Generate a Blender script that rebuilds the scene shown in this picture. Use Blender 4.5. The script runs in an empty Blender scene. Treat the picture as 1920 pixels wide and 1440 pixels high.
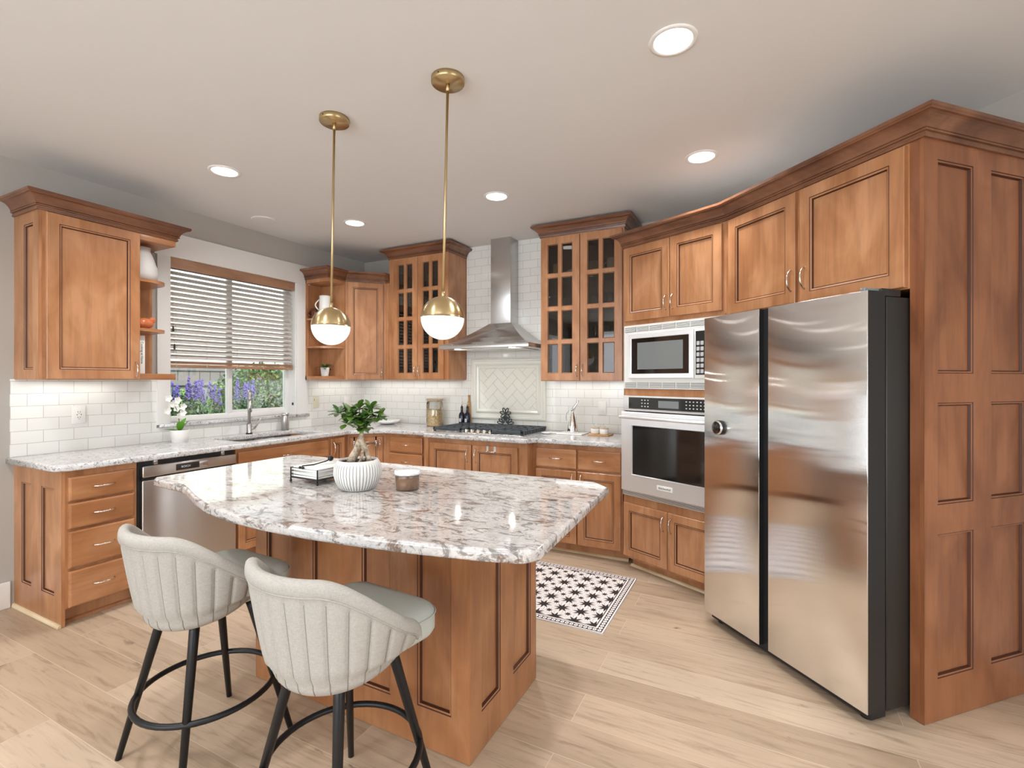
import bpy, bmesh, math, random
from mathutils import Vector, Matrix
random.seed(7)
C = bpy.context.scene.collection
PI = math.pi
# ------------------------------------------------------------------ camera
cd = bpy.data.cameras.new('camera'); cam = bpy.data.objects.new('camera', cd); C.objects.link(cam)
cam.location = (4.0813, -4.2734, 1.385); cam.rotation_euler = (PI/2, 0, math.radians(26.84))
cd.sensor_width = 36; cd.sensor_fit = 'HORIZONTAL'; cd.lens = 36*915/1920; cd.shift_y = -7/1920; cd.clip_start = .05
bpy.context.scene.camera = cam
# ------------------------------------------------------------------ world, lights, exposure
vs = bpy.context.scene.view_settings
vs.view_transform = 'Standard'; vs.look = 'None'; vs.gamma = 1; vs.use_curve_mapping = False; vs.exposure = -0.16
w = bpy.data.worlds.new('sky'); bpy.context.scene.world = w; w.use_nodes = True
wn = w.node_tree.nodes; wl = w.node_tree.links
bgn = wn['Background']; bgn.inputs['Color'].default_value = (.86, .93, 1, 1); bgn.inputs['Strength'].default_value = 4.0

def area(name, loc, size, power, rot=(0, 0, 0), col=(1, 1, 1), shape='RECTANGLE', spread=180):
    l = bpy.data.lights.new(name, 'AREA'); l.shape = shape; l.size = size[0]; l.size_y = size[1]
    l.energy = power; l.color = col; l.spread = math.radians(spread)
    o = bpy.data.objects.new(name, l); C.objects.link(o); o.location = loc; o.rotation_euler = rot
    return o
# added area lamps in unseen window openings, standing in for daylight
area('window_fill_rear', (3.2, -7.35, 1.45), (4.6, 2.1), 100, (PI/2, 0, 0), (.86, .93, 1))
area('daylight_right', (7.85, -4.6, 1.45), (3.0, 2.0), 18, (PI/2, 0, PI/2), (.88, .94, 1))
area('daylight_left', (.12, -6.5, 1.4), (1.5, 1.9), 12, (PI/2, 0, -PI/2), (.88, .94, 1))
CANS = [(.984, -2.288), (.968, -1.128), (2.353, -1.111), (3.769, -1.108), (3.775, -2.242), (2.3, -3.75), (3.77, -4.9), (.98, -3.75), (2.3, -5.2), (5.4, -3.2), (5.4, -4.9)]
for x, y in CANS:
    area('recessed_lamp', (x, y, 2.722), (.13, .13), 11, (0, 0, 0), (.985, .99, 1), 'DISK', 130)
# sunlight outside
sl = bpy.data.lights.new('sun', 'SUN'); sl.energy = 6; sl.angle = .02; sl.color = (1, .97, .92)
so = bpy.data.objects.new('sun', sl); C.objects.link(so); so.rotation_euler = Vector((-.70, .22, -.68)).to_track_quat('-Z', 'Y').to_euler()

# ------------------------------------------------------------------ materials
def srgb(r, g, b):
    f = lambda c: ((c/255+.055)/1.055)**2.4 if c/255 > .04045 else c/255/12.92
    return (f(r), f(g), f(b), 1)
class N:
    def __init__(s, name):
        s.m = bpy.data.materials.new(name); s.m.use_nodes = True; s.t = s.m.node_tree; s.p = s.t.nodes['Principled BSDF']
        s.out = s.t.nodes['Material Output']
    def n(s, typ, **kw):
        x = s.t.nodes.new(typ)
        for k, v in kw.items():
            if k in x.inputs: x.inputs[k].default_value = v
            else: setattr(x, k, v)
        return x
    def l(s, a, b): s.t.links.new(a, b)
    def set(s, **kw):
        for k, v in kw.items():
            s.p.inputs[k.replace('_', ' ')].default_value = v
        return s
    def coord(s, scale=(1, 1, 1), rnd=True, rot=(0, 0, 0)):
        tc = s.n('ShaderNodeTexCoord'); mp = s.n('ShaderNodeMapping'); mp.inputs['Scale'].default_value = scale; mp.inputs['Rotation'].default_value = rot
        if rnd:
            oi = s.n('ShaderNodeObjectInfo'); mu = s.n('ShaderNodeMath', operation='MULTIPLY'); s.l(oi.outputs['Random'], mu.inputs[0]); mu.inputs[1].default_value = 37.0
            ad = s.n('ShaderNodeVectorMath', operation='ADD'); s.l(tc.outputs['Object'], ad.inputs[0]); s.l(mu.outputs[0], ad.inputs[1]); s.l(ad.outputs[0], mp.inputs[0])
        else: s.l(tc.outputs['Object'], mp.inputs[0])
        return mp.outputs[0]
    def noise(s, vec, scale, detail=4, rough=.55, dist=0):
        x = s.n('ShaderNodeTexNoise'); x.inputs['Scale'].default_value = scale; x.inputs['Detail'].default_value = detail
        x.inputs['Roughness'].default_value = rough; x.inputs['Distortion'].default_value = dist; s.l(vec, x.inputs['Vector']); return x.outputs['Fac']
    def ramp(s, fac, stops, interp='LINEAR'):
        x = s.n('ShaderNodeValToRGB'); cr = x.color_ramp; cr.interpolation = interp
        while len(cr.elements) < len(stops): cr.elements.new(.5)
        for e, (p, c) in zip(cr.elements, stops): e.position = p; e.color = c if len(c) == 4 else (*c, 1)
        s.l(fac, x.inputs[0]); return x.outputs[0]
    def mix(s, fac, a, b, mode='MIX'):
        x = s.n('ShaderNodeMix', data_type='RGBA', blend_type=mode)
        for sock, v in ((x.inputs[0], fac), (x.inputs[6], a), (x.inputs[7], b)):
            if hasattr(v, 'node'): s.l(v, sock)
            else: sock.default_value = v
        return x.outputs[2]
    def bump(s, h, strength=.2, dist=.01):
        b = s.n('ShaderNodeBump'); b.inputs['Strength'].default_value = strength; b.inputs['Distance'].default_value = dist
        s.l(h, b.inputs['Height']); s.l(b.outputs[0], s.p.inputs['Normal'])

def plain(name, col, rough=.5, metal=0, spec=.5, emit=None, es=0):
    k = N(name); k.set(Base_Color=col, Roughness=rough, Metallic=metal); k.p.inputs['Specular IOR Level'].default_value = spec
    if emit: k.p.inputs['Emission Color'].default_value = emit; k.p.inputs['Emission Strength'].default_value = es
    return k.m
def wood(name, dark, mid, light, axis='z', rough=.33, fine=1.0):
    k = N(name)
    sc = {'z': (14, 14, 1.1), 'x': (1.1, 14, 14), 'y': (14, 1.1, 14)}[axis]
    v = k.coord(sc); g = k.noise(v, 2.2*fine, 6, .6, .6)
    sc2 = {'z': (2.6, 2.6, 1.2), 'x': (1.2, 2.6, 2.6), 'y': (2.6, 1.2, 2.6)}[axis]
    b = k.noise(k.coord(sc2), 2.0, 3, .5, .9)
    c1 = k.ramp(b, [(.34, dark), (.5, mid), (.64, light)])
    c2 = k.ramp(g, [(.3, (.80, .78, .76)), (.55, (1, 1, 1)), (.8, (1.07, 1.05, 1.03))])
    c = k.mix(1.0, c1, c2, 'MULTIPLY'); k.l(c, k.p.inputs['Base Color'])
    k.set(Roughness=rough); k.p.inputs['Coat Weight'].default_value = .25; k.p.inputs['Coat Roughness'].default_value = .22
    k.bump(g, .04, .002)
    return k.m
WD, WM, WL = (.36, .150, .058), (.44, .200, .085), (.52, .255, .122)
M = {}
M['wood'] = wood('maple_stain_vertical', WD, WM, WL, 'z')
M['wood_h'] = wood('maple_stain_horizontal', WD, WM, WL, 'x')
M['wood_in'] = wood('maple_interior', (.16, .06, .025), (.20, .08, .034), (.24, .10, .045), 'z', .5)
M['islandwood'] = wood('island_maple_shaded', (.29, .112, .040), (.35, .145, .056), (.41, .182, .076), 'z')  # cabinet maple, darkened to paint in the shading below the island top
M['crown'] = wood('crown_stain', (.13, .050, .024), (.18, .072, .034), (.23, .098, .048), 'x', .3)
M['pantry'] = wood('maple_stain_shaded', (.20, .068, .025), (.26, .094, .036), (.32, .122, .050), 'z')  # maple darkened in colour for the shadow lying on the tall side panel
M['ply'] = plain('unfinished_top', (.62, .60, .57, 1), .9)
M['shoe'] = wood('raw_pine_shoe', (.55, .40, .22), (.66, .50, .30), (.75, .60, .40), 'x', .5)
M['glaze'] = plain('dark_glaze', (.065, .018, .007, 1), .45)
M['wall'] = plain('wall_paint', srgb(176, 170, 162), .8, 0, .3)
M['white'] = plain('white_trim_paint', srgb(232, 230, 226), .45)
M['plastic'] = plain('white_plastic', srgb(236, 235, 230), .35)
M['ivory'] = plain('ivory_plastic', srgb(222, 216, 190), .4)
M['ceramic'] = plain('white_ceramic', srgb(236, 234, 230), .2)
M['porcelain'] = plain('matte_white_pot', srgb(214, 212, 208), .55)
M['black'] = plain('black_enamel', (.012, .012, .013, 1), .4)
M['blackmetal'] = plain('black_powder_coat', (.008, .008, .009, 1), .38, 0, .35)
M['darkgrey'] = plain('dark_grey_steel', (.045, .043, .040, 1), .35, .6)
M['blackglass'] = plain('black_glass', (.008, .009, .009, 1), .06, 0, .8)
M['greyglass'] = plain('grey_screen', (.20, .22, .22, 1), .12)
M['slate'] = plain('cast_iron_grate', srgb(62, 68, 72), .55, .1)
M['nickel'] = plain('polished_nickel', (.75, .70, .64, 1), .16, 1)
M['chrome'] = plain('chrome', (.82, .82, .82, 1), .08, 1)
M['orange'] = plain('orange_glaze', srgb(206, 118, 74), .15)
M['paper'] = plain('white_paper', srgb(238, 236, 230), .8)
M['ink'] = plain('grey_ink', (.12, .12, .12, 1), .7)
M['inkw'] = plain('pale_print', (.6, .6, .6, 1), .6)
M['soil'] = plain('soil', (.035, .02, .012, 1), .95)
M['green'] = plain('leaf_green', (.10, .20, .03, 1), .35)
M['green2'] = plain('leaf_dark_green', (.045, .115, .022, 1), .35)
M['brightgreen'] = plain('orchid_leaf', (.13, .36, .03, 1), .3)
M['petal'] = plain('orchid_petal', srgb(245, 242, 236), .6)
M['bottle'] = plain('dark_bottle', (.012, .016, .03, 1), .12)
M['cork'] = plain('pour_spout_steel', (.6, .6, .6, 1), .2, 1)
M['board'] = plain('light_board', srgb(196, 150, 96), .5)
M['jarlid'] = plain('wood_lid', srgb(196, 178, 150), .5)
M['marble'] = plain('white_marble', srgb(240, 238, 235), .2)
M['wax'] = plain('amber_wax', srgb(168, 122, 84), .35)
M['seam'] = plain('seam_groove_shade', (.22, .20, .17, 1), .95, 0, .1)  # darker linen along the seams, painting shade into the channel grooves
M['seat'] = plain('sage_seat', srgb(190, 194, 187), .9, 0, .2)
M['opal'] = plain('opal_glass', (.95, .95, .95, 1), .2, 0, .5, (1, .96, .94, 1), 1.0)
M['lamp'] = plain('lamp_lens', (1, 1, 1, 1), .4, 0, .5, (1, .96, .9, 1), 6.0)
M['hoodlamp'] = plain('hood_lamp_lens', (1, 1, 1, 1), .4, 0, .5, (1, .9, .75, 1), 5.0)
M['siding'] = plain('cream_siding', srgb(228, 224, 208), .7)
M['siding_blue'] = plain('blue_grey_siding', srgb(150, 156, 172), .7)
M['fence'] = plain('grey_fence', srgb(120, 118, 116), .8)
M['grass'] = plain('garden_grass', (.10, .20, .05, 1), .9)
M['bush'] = plain('bush_leaf', (.10, .22, .035, 1), .5)
M['bush2'] = plain('bush_leaf_dark', (.025, .075, .025, 1), .5)
M['lav'] = plain('lavender_bloom', (.10, .07, .30, 1), .7)
M['stone'] = plain('garden_stone', srgb(190, 190, 190), .8)
M['window_dark'] = plain('neighbour_window', (.15, .18, .22, 1), .1)
M['blind'] = plain('blind_slat', srgb(205, 198, 192), .6)
M['blindwood'] = wood('blind_valance_wood', (.36, .19, .11), (.42, .23, .14), (.47, .27, .17), 'y', .45)
M['cord'] = plain('blind_cord', srgb(205, 190, 170), .8)
M['glassware'] = plain('glassware', (.9, .92, .92, 1), .05); 
M['rubber'] = plain('rubber', (.02, .02, .02, 1), .7)
M['vellum'] = plain('mug_print', srgb(150, 140, 120), .4)

def brushed(name, col, rough, arot, aniso=.9, wave=.0, spread=.0):
    """brushed metal; arot 0 smears reflections sideways, .25 smears them up and down"""
    k = N(name); k.set(Base_Color=col, Metallic=1.0, Roughness=rough)
    k.p.inputs['Anisotropic'].default_value = aniso; k.p.inputs['Anisotropic Rotation'].default_value = arot
    tg = k.n('ShaderNodeTangent', direction_type='RADIAL', axis='Z'); k.l(tg.outputs[0], k.p.inputs['Tangent'])
    if wave:
        wv = k.noise(k.coord((.35, .35, 1.6), False), 3.0, 1, .4); k.bump(wv, wave, .02)
    if spread:   # fine upright brush lines: facets turned a little left or right
        ge = k.n('ShaderNodeNewGeometry'); sc_ = k.n('ShaderNodeVectorMath', operation='SCALE'); k.l(ge.outputs['Position'], sc_.inputs[0]); sc_.inputs['Scale'].default_value = 9000
        w1 = k.n('ShaderNodeTexWhiteNoise', noise_dimensions='3D'); k.l(sc_.outputs[0], w1.inputs['Vector']); sp = k.n('ShaderNodeSeparateColor'); k.l(w1.outputs['Color'], sp.inputs[0])
        ad = k.n('ShaderNodeMath', operation='SUBTRACT'); k.l(sp.outputs[0], ad.inputs[0]); k.l(sp.outputs[1], ad.inputs[1]); mu = k.n('ShaderNodeMath', operation='MULTIPLY'); k.l(ad.outputs[0], mu.inputs[0]); mu.inputs[1].default_value = spread
        v1 = k.n('ShaderNodeVectorMath', operation='SCALE'); k.l(tg.outputs[0], v1.inputs[0]); k.l(mu.outputs[0], v1.inputs['Scale'])
        src = k.p.inputs['Normal'].links[0].from_socket if k.p.inputs['Normal'].is_linked else ge.outputs['Normal']
        v2 = k.n('ShaderNodeVectorMath', operation='ADD'); k.l(src, v2.inputs[0]); k.l(v1.outputs[0], v2.inputs[1]); v3 = k.n('ShaderNodeVectorMath', operation='NORMALIZE'); k.l(v2.outputs[0], v3.inputs[0]); k.l(v3.outputs[0], k.p.inputs['Normal'])
    return k.m
M['steel'] = brushed('brushed_steel', (.60, .59, .575, 1), .27, 0)
M['fridge'] = brushed('fridge_steel', (.86, .86, .86, 1), .10, 0, 1.0, .03, .20)
M['steel_v'] = brushed('brushed_steel_vertical', (.56, .54, .52, 1), .32, .25)
M['ovensteel'] = brushed('oven_steel', (.92, .92, .92, 1), .36, 0)
M['ovensteel'].node_tree.nodes['Principled BSDF'].inputs['Metallic'].default_value = .72
M['brass'] = brushed('brushed_brass', (.60, .46, .25, 1), .30, .25, .7)

# thin clear glass
def thin_glass(name, tint, refl=.12, rough=.02, gain=1.6):
    k = N(name); t = k.t; t.nodes.remove(k.p)
    tr = k.n('ShaderNodeBsdfTransparent', Color=tint); gl = k.n('ShaderNodeBsdfGlossy', Roughness=rough, Color=(1, 1, 1, 1))
    fr = k.n('ShaderNodeFresnel', IOR=1.5); mu = k.n('ShaderNodeMath', operation='MULTIPLY_ADD'); k.l(fr.outputs[0], mu.inputs[0]); mu.inputs[1].default_value = gain; mu.inputs[2].default_value = refl*.2
    cl = k.n('ShaderNodeClamp'); k.l(mu.outputs[0], cl.inputs[0])
    mx = k.n('ShaderNodeMixShader'); k.l(cl.outputs[0], mx.inputs[0]); k.l(tr.outputs[0], mx.inputs[1]); k.l(gl.outputs[0], mx.inputs[2]); k.l(mx.outputs[0], k.out.inputs[0])
    return k.m
M['glass'] = thin_glass('clear_glass', (.95, .97, .96, 1))
M['tumbler'] = thin_glass('tumbler_glass', (.80, .84, .84, 1), .5, .03)
M['cabglass'] = thin_glass('cabinet_glass', (.62, .58, .54, 1), .0, .02, 1.0)
M['crystal'] = thin_glass('jar_glass', (.93, .95, .95, 1), .2)

# ceiling with light texture
k = N('ceiling_paint'); k.set(Base_Color=srgb(220, 218, 216), Roughness=.9); k.bump(k.noise(k.coord(rnd=False), 45, 4, .6), .12, .004); M['ceiling'] = k.m
# linen
k = N('cream_linen'); v = k.coord((1, 1, 1), False); f = k.noise(k.coord((260, 260, 40), False), 2, 2, .5); f2 = k.noise(k.coord((40, 40, 300), False), 2, 2, .5)
a = k.mix(.5, k.ramp(f, [(.3, (.325, .30, .27)), (.7, (.435, .41, .37))]), k.ramp(f2, [(.3, (.325, .30, .27)), (.7, (.435, .41, .37))])); k.l(a, k.p.inputs['Base Color'])
k.set(Roughness=.95); k.p.inputs['Specular IOR Level'].default_value = .15;  k.bump(f2, .15, .001); M['linen'] = k.m
# subway tile
def tile(name, rot, off=(0, 0, 0), base=(236, 236, 230)):
    k = N(name); tc = k.n('ShaderNodeTexCoord'); mp = k.n('ShaderNodeMapping'); k.l(tc.outputs['Object'], mp.inputs[0])
    mp.inputs['Rotation'].default_value = rot; mp.inputs['Location'].default_value = off
    b = k.n('ShaderNodeTexBrick'); k.l(mp.outputs[0], b.inputs['Vector']); b.offset = .5
    for kk, vv in dict(Scale=1, Mortar_Size=.0016, Mortar_Smooth=.3, Bias=0, Brick_Width=.155, Row_Height=.0775).items(): b.inputs[kk.replace('_', ' ')].default_value = vv
    b.inputs['Color1'].default_value = srgb(*base); b.inputs['Color2'].default_value = srgb(base[0]-6, base[1]-6, base[2]-5); b.inputs['Mortar'].default_value = srgb(186, 184, 178)
    k.l(b.outputs['Color'], k.p.inputs['Base Color']); k.set(Roughness=.12)
    inv = k.n('ShaderNodeMath', operation='SUBTRACT'); inv.inputs[0].default_value = 1; k.l(b.outputs['Fac'], inv.inputs[1])
    nz = k.noise(mp.outputs[0], 7, 2, .5); ad = k.n('ShaderNodeMath', operation='MULTIPLY_ADD'); k.l(nz, ad.inputs[0]); ad.inputs[1].default_value = .8; k.l(inv.outputs[0], ad.inputs[2])
    k.bump(ad.outputs[0], .35, .0016); return k.m
M['tile_back'] = tile('subway_tile_back', (PI/2, 0, 0), (0.02, .914, 0))
M['tile_left'] = tile('subway_tile_left', (PI/2, 0, PI/2), (0, 0, 0))
# object coords (x,y,z) -> want u along wall, v = z : rebuild mapping explicitly
for nm, ax in (('tile_back', 'X'), ('tile_left', 'Y')):
    t = M[nm].node_tree; tc = [n for n in t.nodes if n.type == 'TEX_COORD'][0]; br = [n for n in t.nodes if n.type == 'TEX_BRICK'][0]
    sp = t.nodes.new('ShaderNodeSeparateXYZ'); cb = t.nodes.new('ShaderNodeCombineXYZ'); t.links.new(tc.outputs['Object'], sp.inputs[0])
    ad = t.nodes.new('ShaderNodeMath'); ad.operation = 'ADD'; t.links.new(sp.outputs[ax], ad.inputs[0]); ad.inputs[1].default_value = 3.0 if ax == 'Y' else .05
    sb = t.nodes.new('ShaderNodeMath'); sb.operation = 'SUBTRACT'; t.links.new(sp.outputs['Z'], sb.inputs[0]); sb.inputs[1].default_value = .914
    t.links.new(ad.outputs[0], cb.inputs[0]); t.links.new(sb.outputs[0], cb.inputs[1]); t.links.new(cb.outputs[0], br.inputs['Vector'])
k = N('glazed_tile'); k.set(Base_Color=srgb(232, 232, 222), Roughness=.14); M['htile'] = k.m
M['grout'] = plain('grout', srgb(190, 188, 180), .9)
# granite
def granite(name, base=(.53, .50, .475), scale=1.0, brown=1.0):
    k = N(name); v = k.coord((1, 1, 1), False)
    vs_ = k.coord((.62, 1.25, 1.25), False, (0, 0, .35))
    n1 = k.noise(v, 9*scale, 6, .7, 1.0); n2 = k.noise(vs_, 20*scale, 8, .72, 1.4); n3 = k.noise(v, 95*scale, 3, .75, .5); n4 = k.noise(vs_, 11*scale, 8, .70, 1.2)
    c = k.ramp(n1, [(.3, tuple(q*.82 for q in base)), (.5, base), (.68, tuple(q*1.18 for q in base))])
    c = k.mix(k.ramp(n3, [(.50, (0, 0, 0)), (.64, (.55, .55, .55))]), c, (.27, .26, .26, 1))
    c = k.mix(k.ramp(n2, [(.535, (0, 0, 0)), (.59, (.85, .85, .85))]), c, (.16, .145, .135, 1))
    c = k.mix(k.ramp(n4, [(.555, (0, 0, 0)), (.61, (.9*brown, .9*brown, .9*brown))]), c, (.16, .105, .075, 1))
    k.l(c, k.p.inputs['Base Color']); k.set(Roughness=.07); k.p.inputs['Specular IOR Level'].default_value = .75
    return k.m
M['granite'] = granite('island_granite')
M['granite2'] = granite('counter_granite', (.63, .62, .61), 1.7, .25)
# oak floor
k = N('oak_planks'); tc = k.n('ShaderNodeTexCoord'); mp = k.n('ShaderNodeMapping'); k.l(tc.outputs['Object'], mp.inputs[0]); mp.inputs['Location'].default_value = (.4, 2.965+.19*20, 0)
b = k.n('ShaderNodeTexBrick'); k.l(mp.outputs[0], b.inputs['Vector']); b.offset = .37; b.offset_frequency = 2
for kk, vv in dict(Scale=1, Mortar_Size=.0012, Mortar_Smooth=.1, Bias=0, Brick_Width=1.9, Row_Height=.19).items(): b.inputs[kk.replace('_', ' ')].default_value = vv
b.inputs['Color1'].default_value = (0, 0, 0, 1); b.inputs['Color2'].default_value = (1, 1, 1, 1); b.inputs['Mortar'].default_value = (.5, .5, .5, 1)
sc = k.n('ShaderNodeVectorMath', operation='SCALE'); k.l(b.outputs['Color'], sc.inputs[0]); sc.inputs['Scale'].default_value = 13
ad = k.n('ShaderNodeVectorMath', operation='ADD'); k.l(tc.outputs['Object'], ad.inputs[0]); k.l(sc.outputs[0], ad.inputs[1])
m2 = k.n('ShaderNodeMapping'); k.l(ad.outputs[0], m2.inputs[0]); m2.inputs['Scale'].default_value = (1.0, 11, 1)
g = k.noise(m2.outputs[0], 3.2, 8, .65, .8)
m3 = k.n('ShaderNodeMapping'); k.l(ad.outputs[0], m3.inputs[0]); m3.inputs['Scale'].default_value = (1.3, 3.2, 1)
kn = k.noise(m3.outputs[0], 4.2, 3, .5, .5)
cl = k.noise(k.coord((.8, 2.2, 1), False), 1.6, 3, .5)
c = k.ramp(b.outputs['Color'], [(0, (.41, .30, .205)), (.5, (.475, .352, .246)), (1, (.54, .415, .30))])
c = k.mix(1, c, k.ramp(g, [(.28, (.66, .62, .57)), (.48, (1, 1, 1)), (.75, (1.10, 1.09, 1.08))]), 'MULTIPLY')
c = k.mix(1, c, k.ramp(cl, [(.3, (.88, .88, .88)), (.7, (1.08, 1.08, 1.08))]), 'MULTIPLY')
c = k.mix(k.ramp(kn, [(.69, (0, 0, 0)), (.76, (.8, .8, .8))]), c, (.17, .11, .07, 1))
c = k.mix(b.outputs['Fac'], c, (.60, .48, .35, 1)); k.l(c, k.p.inputs['Base Color']); k.set(Roughness=.38); k.p.inputs['Specular IOR Level'].default_value = .4  # pale seam colour paints the highlights of bevelled plank edges
k.bump(g, .05, .002); M['floor'] = k.m
# bark, pasta, leaf
k = N('ficus_bark'); c = k.ramp(k.noise(k.coord((1, 1, 1), False), 60, 4, .6), [(.35, (.20, .14, .09)), (.65, (.52, .43, .32))]); k.l(c, k.p.inputs['Base Color']); k.set(Roughness=.8); M['bark'] = k.m
k = N('dry_pasta'); c = k.ramp(k.noise(k.coord((1, 1, 1), False), 110, 2, .5), [(.35, (.62, .36, .12)), (.6, (.92, .74, .42))]); k.l(c, k.p.inputs['Base Color']); k.set(Roughness=.6); M['pasta'] = k.m
k = N('marble_lid'); c = k.ramp(k.noise(k.coord((1, 1, 1), False), 40, 4, .6, 1.5), [(.35, (.62, .62, .64)), (.6, (.86, .86, .86))]); k.l(c, k.p.inputs['Base Color']); k.set(Roughness=.25); M['marblelid'] = k.m
M['rugwhite'] = plain('rug_cream', srgb(232, 224, 220), .85, 0, .2)
M['rugblack'] = plain('rug_charcoal', srgb(62, 55, 52), .85, 0, .2)

# ------------------------------------------------------------------ mesh builder
class MB:
    def __init__(s): s.bm = bmesh.new(); s.mats = []; s.smooth = False
    def mi(s, m):
        if m not in s.mats: s.mats.append(m)
        return s.mats.index(m)
    def face(s, pts, m, smooth=False):
        vs_ = [s.bm.verts.new(p) for p in pts]
        try: f = s.bm.faces.new(vs_)
        except ValueError: return
        f.material_index = s.mi(m); f.smooth = smooth; return f
    def box(s, x0, x1, y0, y1, z0, z1, m, bev=0, mat=None, seg=2):
        if x1 < x0: x0, x1 = x1, x0
        if y1 < y0: y0, y1 = y1, y0
        if z1 < z0: z0, z1 = z1, z0
        tb = bmesh.new(); bmesh.ops.create_cube(tb, size=1)
        for v in tb.verts: v.co = Vector(((x0+x1)/2+v.co.x*(x1-x0), (y0+y1)/2+v.co.y*(y1-y0), (z0+z1)/2+v.co.z*(z1-z0)))
        if bev: bmesh.ops.bevel(tb, geom=tb.edges[:], offset=bev, segments=seg, affect='EDGES', profile=.5)
        s.merge(tb, m, mat, bev > 0)
    def merge(s, tb, m, mat=None, smooth=False):
        i = s.mi(m); mp = {}
        for v in tb.verts: mp[v] = s.bm.verts.new(mat @ v.co if mat else v.co)
        for f in tb.faces:
            try: nf = s.bm.faces.new([mp[v] for v in f.verts])
            except ValueError: continue
            nf.material_index = i; nf.smooth = smooth
        tb.free()
    def prism(s, poly, z0, z1, m, bev=0):
        tb = bmesh.new(); vs_ = [tb.verts.new((p[0], p[1], z0)) for p in poly]; f = tb.faces.new(vs_)
        r = bmesh.ops.extrude_face_region(tb, geom=[f]); bmesh.ops.translate(tb, vec=(0, 0, z1-z0), verts=[v for v in r['geom'] if isinstance(v, bmesh.types.BMVert)])
        bmesh.ops.recalc_face_normals(tb, faces=tb.faces[:])
        if bev: bmesh.ops.bevel(tb, geom=tb.edges[:], offset=bev, segments=2, affect='EDGES', profile=.5)
        s.merge(tb, m, None, bev > 0)
    def lathe(s, prof, m, c=(0, 0, 0), n=32, mat=None, mats=None, cap=True, smooth=True):
        rings = []
        for r, z in prof:
            rings.append([s.bm.verts.new(Vector((c[0]+r*math.cos(2*PI*i/n), c[1]+r*math.sin(2*PI*i/n), c[2]+z)) if not mat else mat @ Vector((r*math.cos(2*PI*i/n), r*math.sin(2*PI*i/n), z))) for i in range(n)])
        for j in range(len(rings)-1):
            mm = mats[j] if mats else m
            for i in range(n):
                f = s.bm.faces.new([rings[j][i], rings[j][(i+1) % n], rings[j+1][(i+1) % n], rings[j+1][i]]); f.material_index = s.mi(mm); f.smooth = smooth
        if cap:
            if prof[0][0] > 1e-6:
                f = s.bm.faces.new(rings[0][::-1]); f.material_index = s.mi(mats[0] if mats else m)
            if prof[-1][0] > 1e-6:
                f = s.bm.faces.new(rings[-1]); f.material_index = s.mi(mats[-1] if mats else m)
    def tube(s, pts, r, m, n=10, closed=False, cap=True):
        pts = [Vector(p) for p in pts]; rr = r if isinstance(r, (list, tuple)) else [r]*len(pts)
        rings = []; prev = None; L = len(pts)
        for i, p in enumerate(pts):
            if closed: t = (pts[(i+1) % L]-pts[i-1]).normalized()
            else: t = (pts[min(i+1, L-1)]-pts[max(i-1, 0)]).normalized()
            if prev is None:
                a = Vector((0, 0, 1)) if abs(t.z) < .9 else Vector((1, 0, 0)); u = t.cross(a).normalized()
            else: u = (prev-t*prev.dot(t)).normalized()
            prev = u; w_ = t.cross(u)
            rings.append([s.bm.verts.new(p+(u*math.cos(2*PI*k/n)+w_*math.sin(2*PI*k/n))*rr[i]) for k in range(n)])
        mi = s.mi(m)
        for j in range(L if closed else L-1):
            A = rings[j]; B = rings[(j+1) % L]
            for i in range(n):
                f = s.bm.faces.new([A[i], A[(i+1) % n], B[(i+1) % n], B[i]]); f.material_index = mi; f.smooth = True
        if cap and not closed:
            for rg in (rings[0][::-1], rings[-1]):
                f = s.bm.faces.new(rg); f.material_index = mi
    def ball(s, c, r, m, sx=1, sy=1, sz=1, n=16, mat=None):
        tb = bmesh.new(); bmesh.ops.create_uvsphere(tb, u_segments=n, v_segments=max(6, n//2), radius=r)
        for v in tb.verts: v.co = Vector((v.co.x*sx, v.co.y*sy, v.co.z*sz))
        if mat: tb.transform(mat)
        for v in tb.verts: v.co += Vector(c)
        s.merge(tb, m, None, True)
    # nested rectangular rings on the x/z plane: (inset, y, material of the band reaching this ring); last ring is filled
    def rings(s, x0, x1, z0, z1, rs, fill, hole=False):
        prev = None
        for ins, y, m in rs:
            q = [s.bm.verts.new(p) for p in ((x0+ins, y, z0+ins), (x1-ins, y, z0+ins), (x1-ins, y, z1-ins), (x0+ins, y, z1-ins))]
            if prev:
                for i in range(4):
                    f = s.bm.faces.new([prev[i], prev[(i+1) % 4], q[(i+1) % 4], q[i]]); f.material_index = s.mi(m)
            prev = q
        if not hole:
            f = s.bm.faces.new(prev); f.material_index = s.mi(fill)
    # board in the x/z plane at y0 with recessed rectangular panels
    def board(s, x0, x1, z0, z1, rects, m, y0=0, d=.012, m2=None):
        m2 = m2 or m
        xs = sorted({x0, x1, *[r[0] for r in rects], *[r[1] for r in rects]}); zs = sorted({z0, z1, *[r[2] for r in rects], *[r[3] for r in rects]})
        for i in range(len(xs)-1):
            for j in range(len(zs)-1):
                cx, cz = (xs[i]+xs[i+1])/2, (zs[j]+zs[j+1])/2
                if any(r[0] < cx < r[1] and r[2] < cz < r[3] for r in rects): continue
                s.face([(xs[i], y0, zs[j]), (xs[i+1], y0, zs[j]), (xs[i+1], y0, zs[j+1]), (xs[i], y0, zs[j+1])], m)
        for r in rects:
            s.rings(*r, [(0, y0, m), (.003, y0+.003, M['glaze']), (.009, y0+.004, m), (.012, y0+d, M['glaze']), (.014, y0+d, M['glaze'])], m2)
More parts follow.
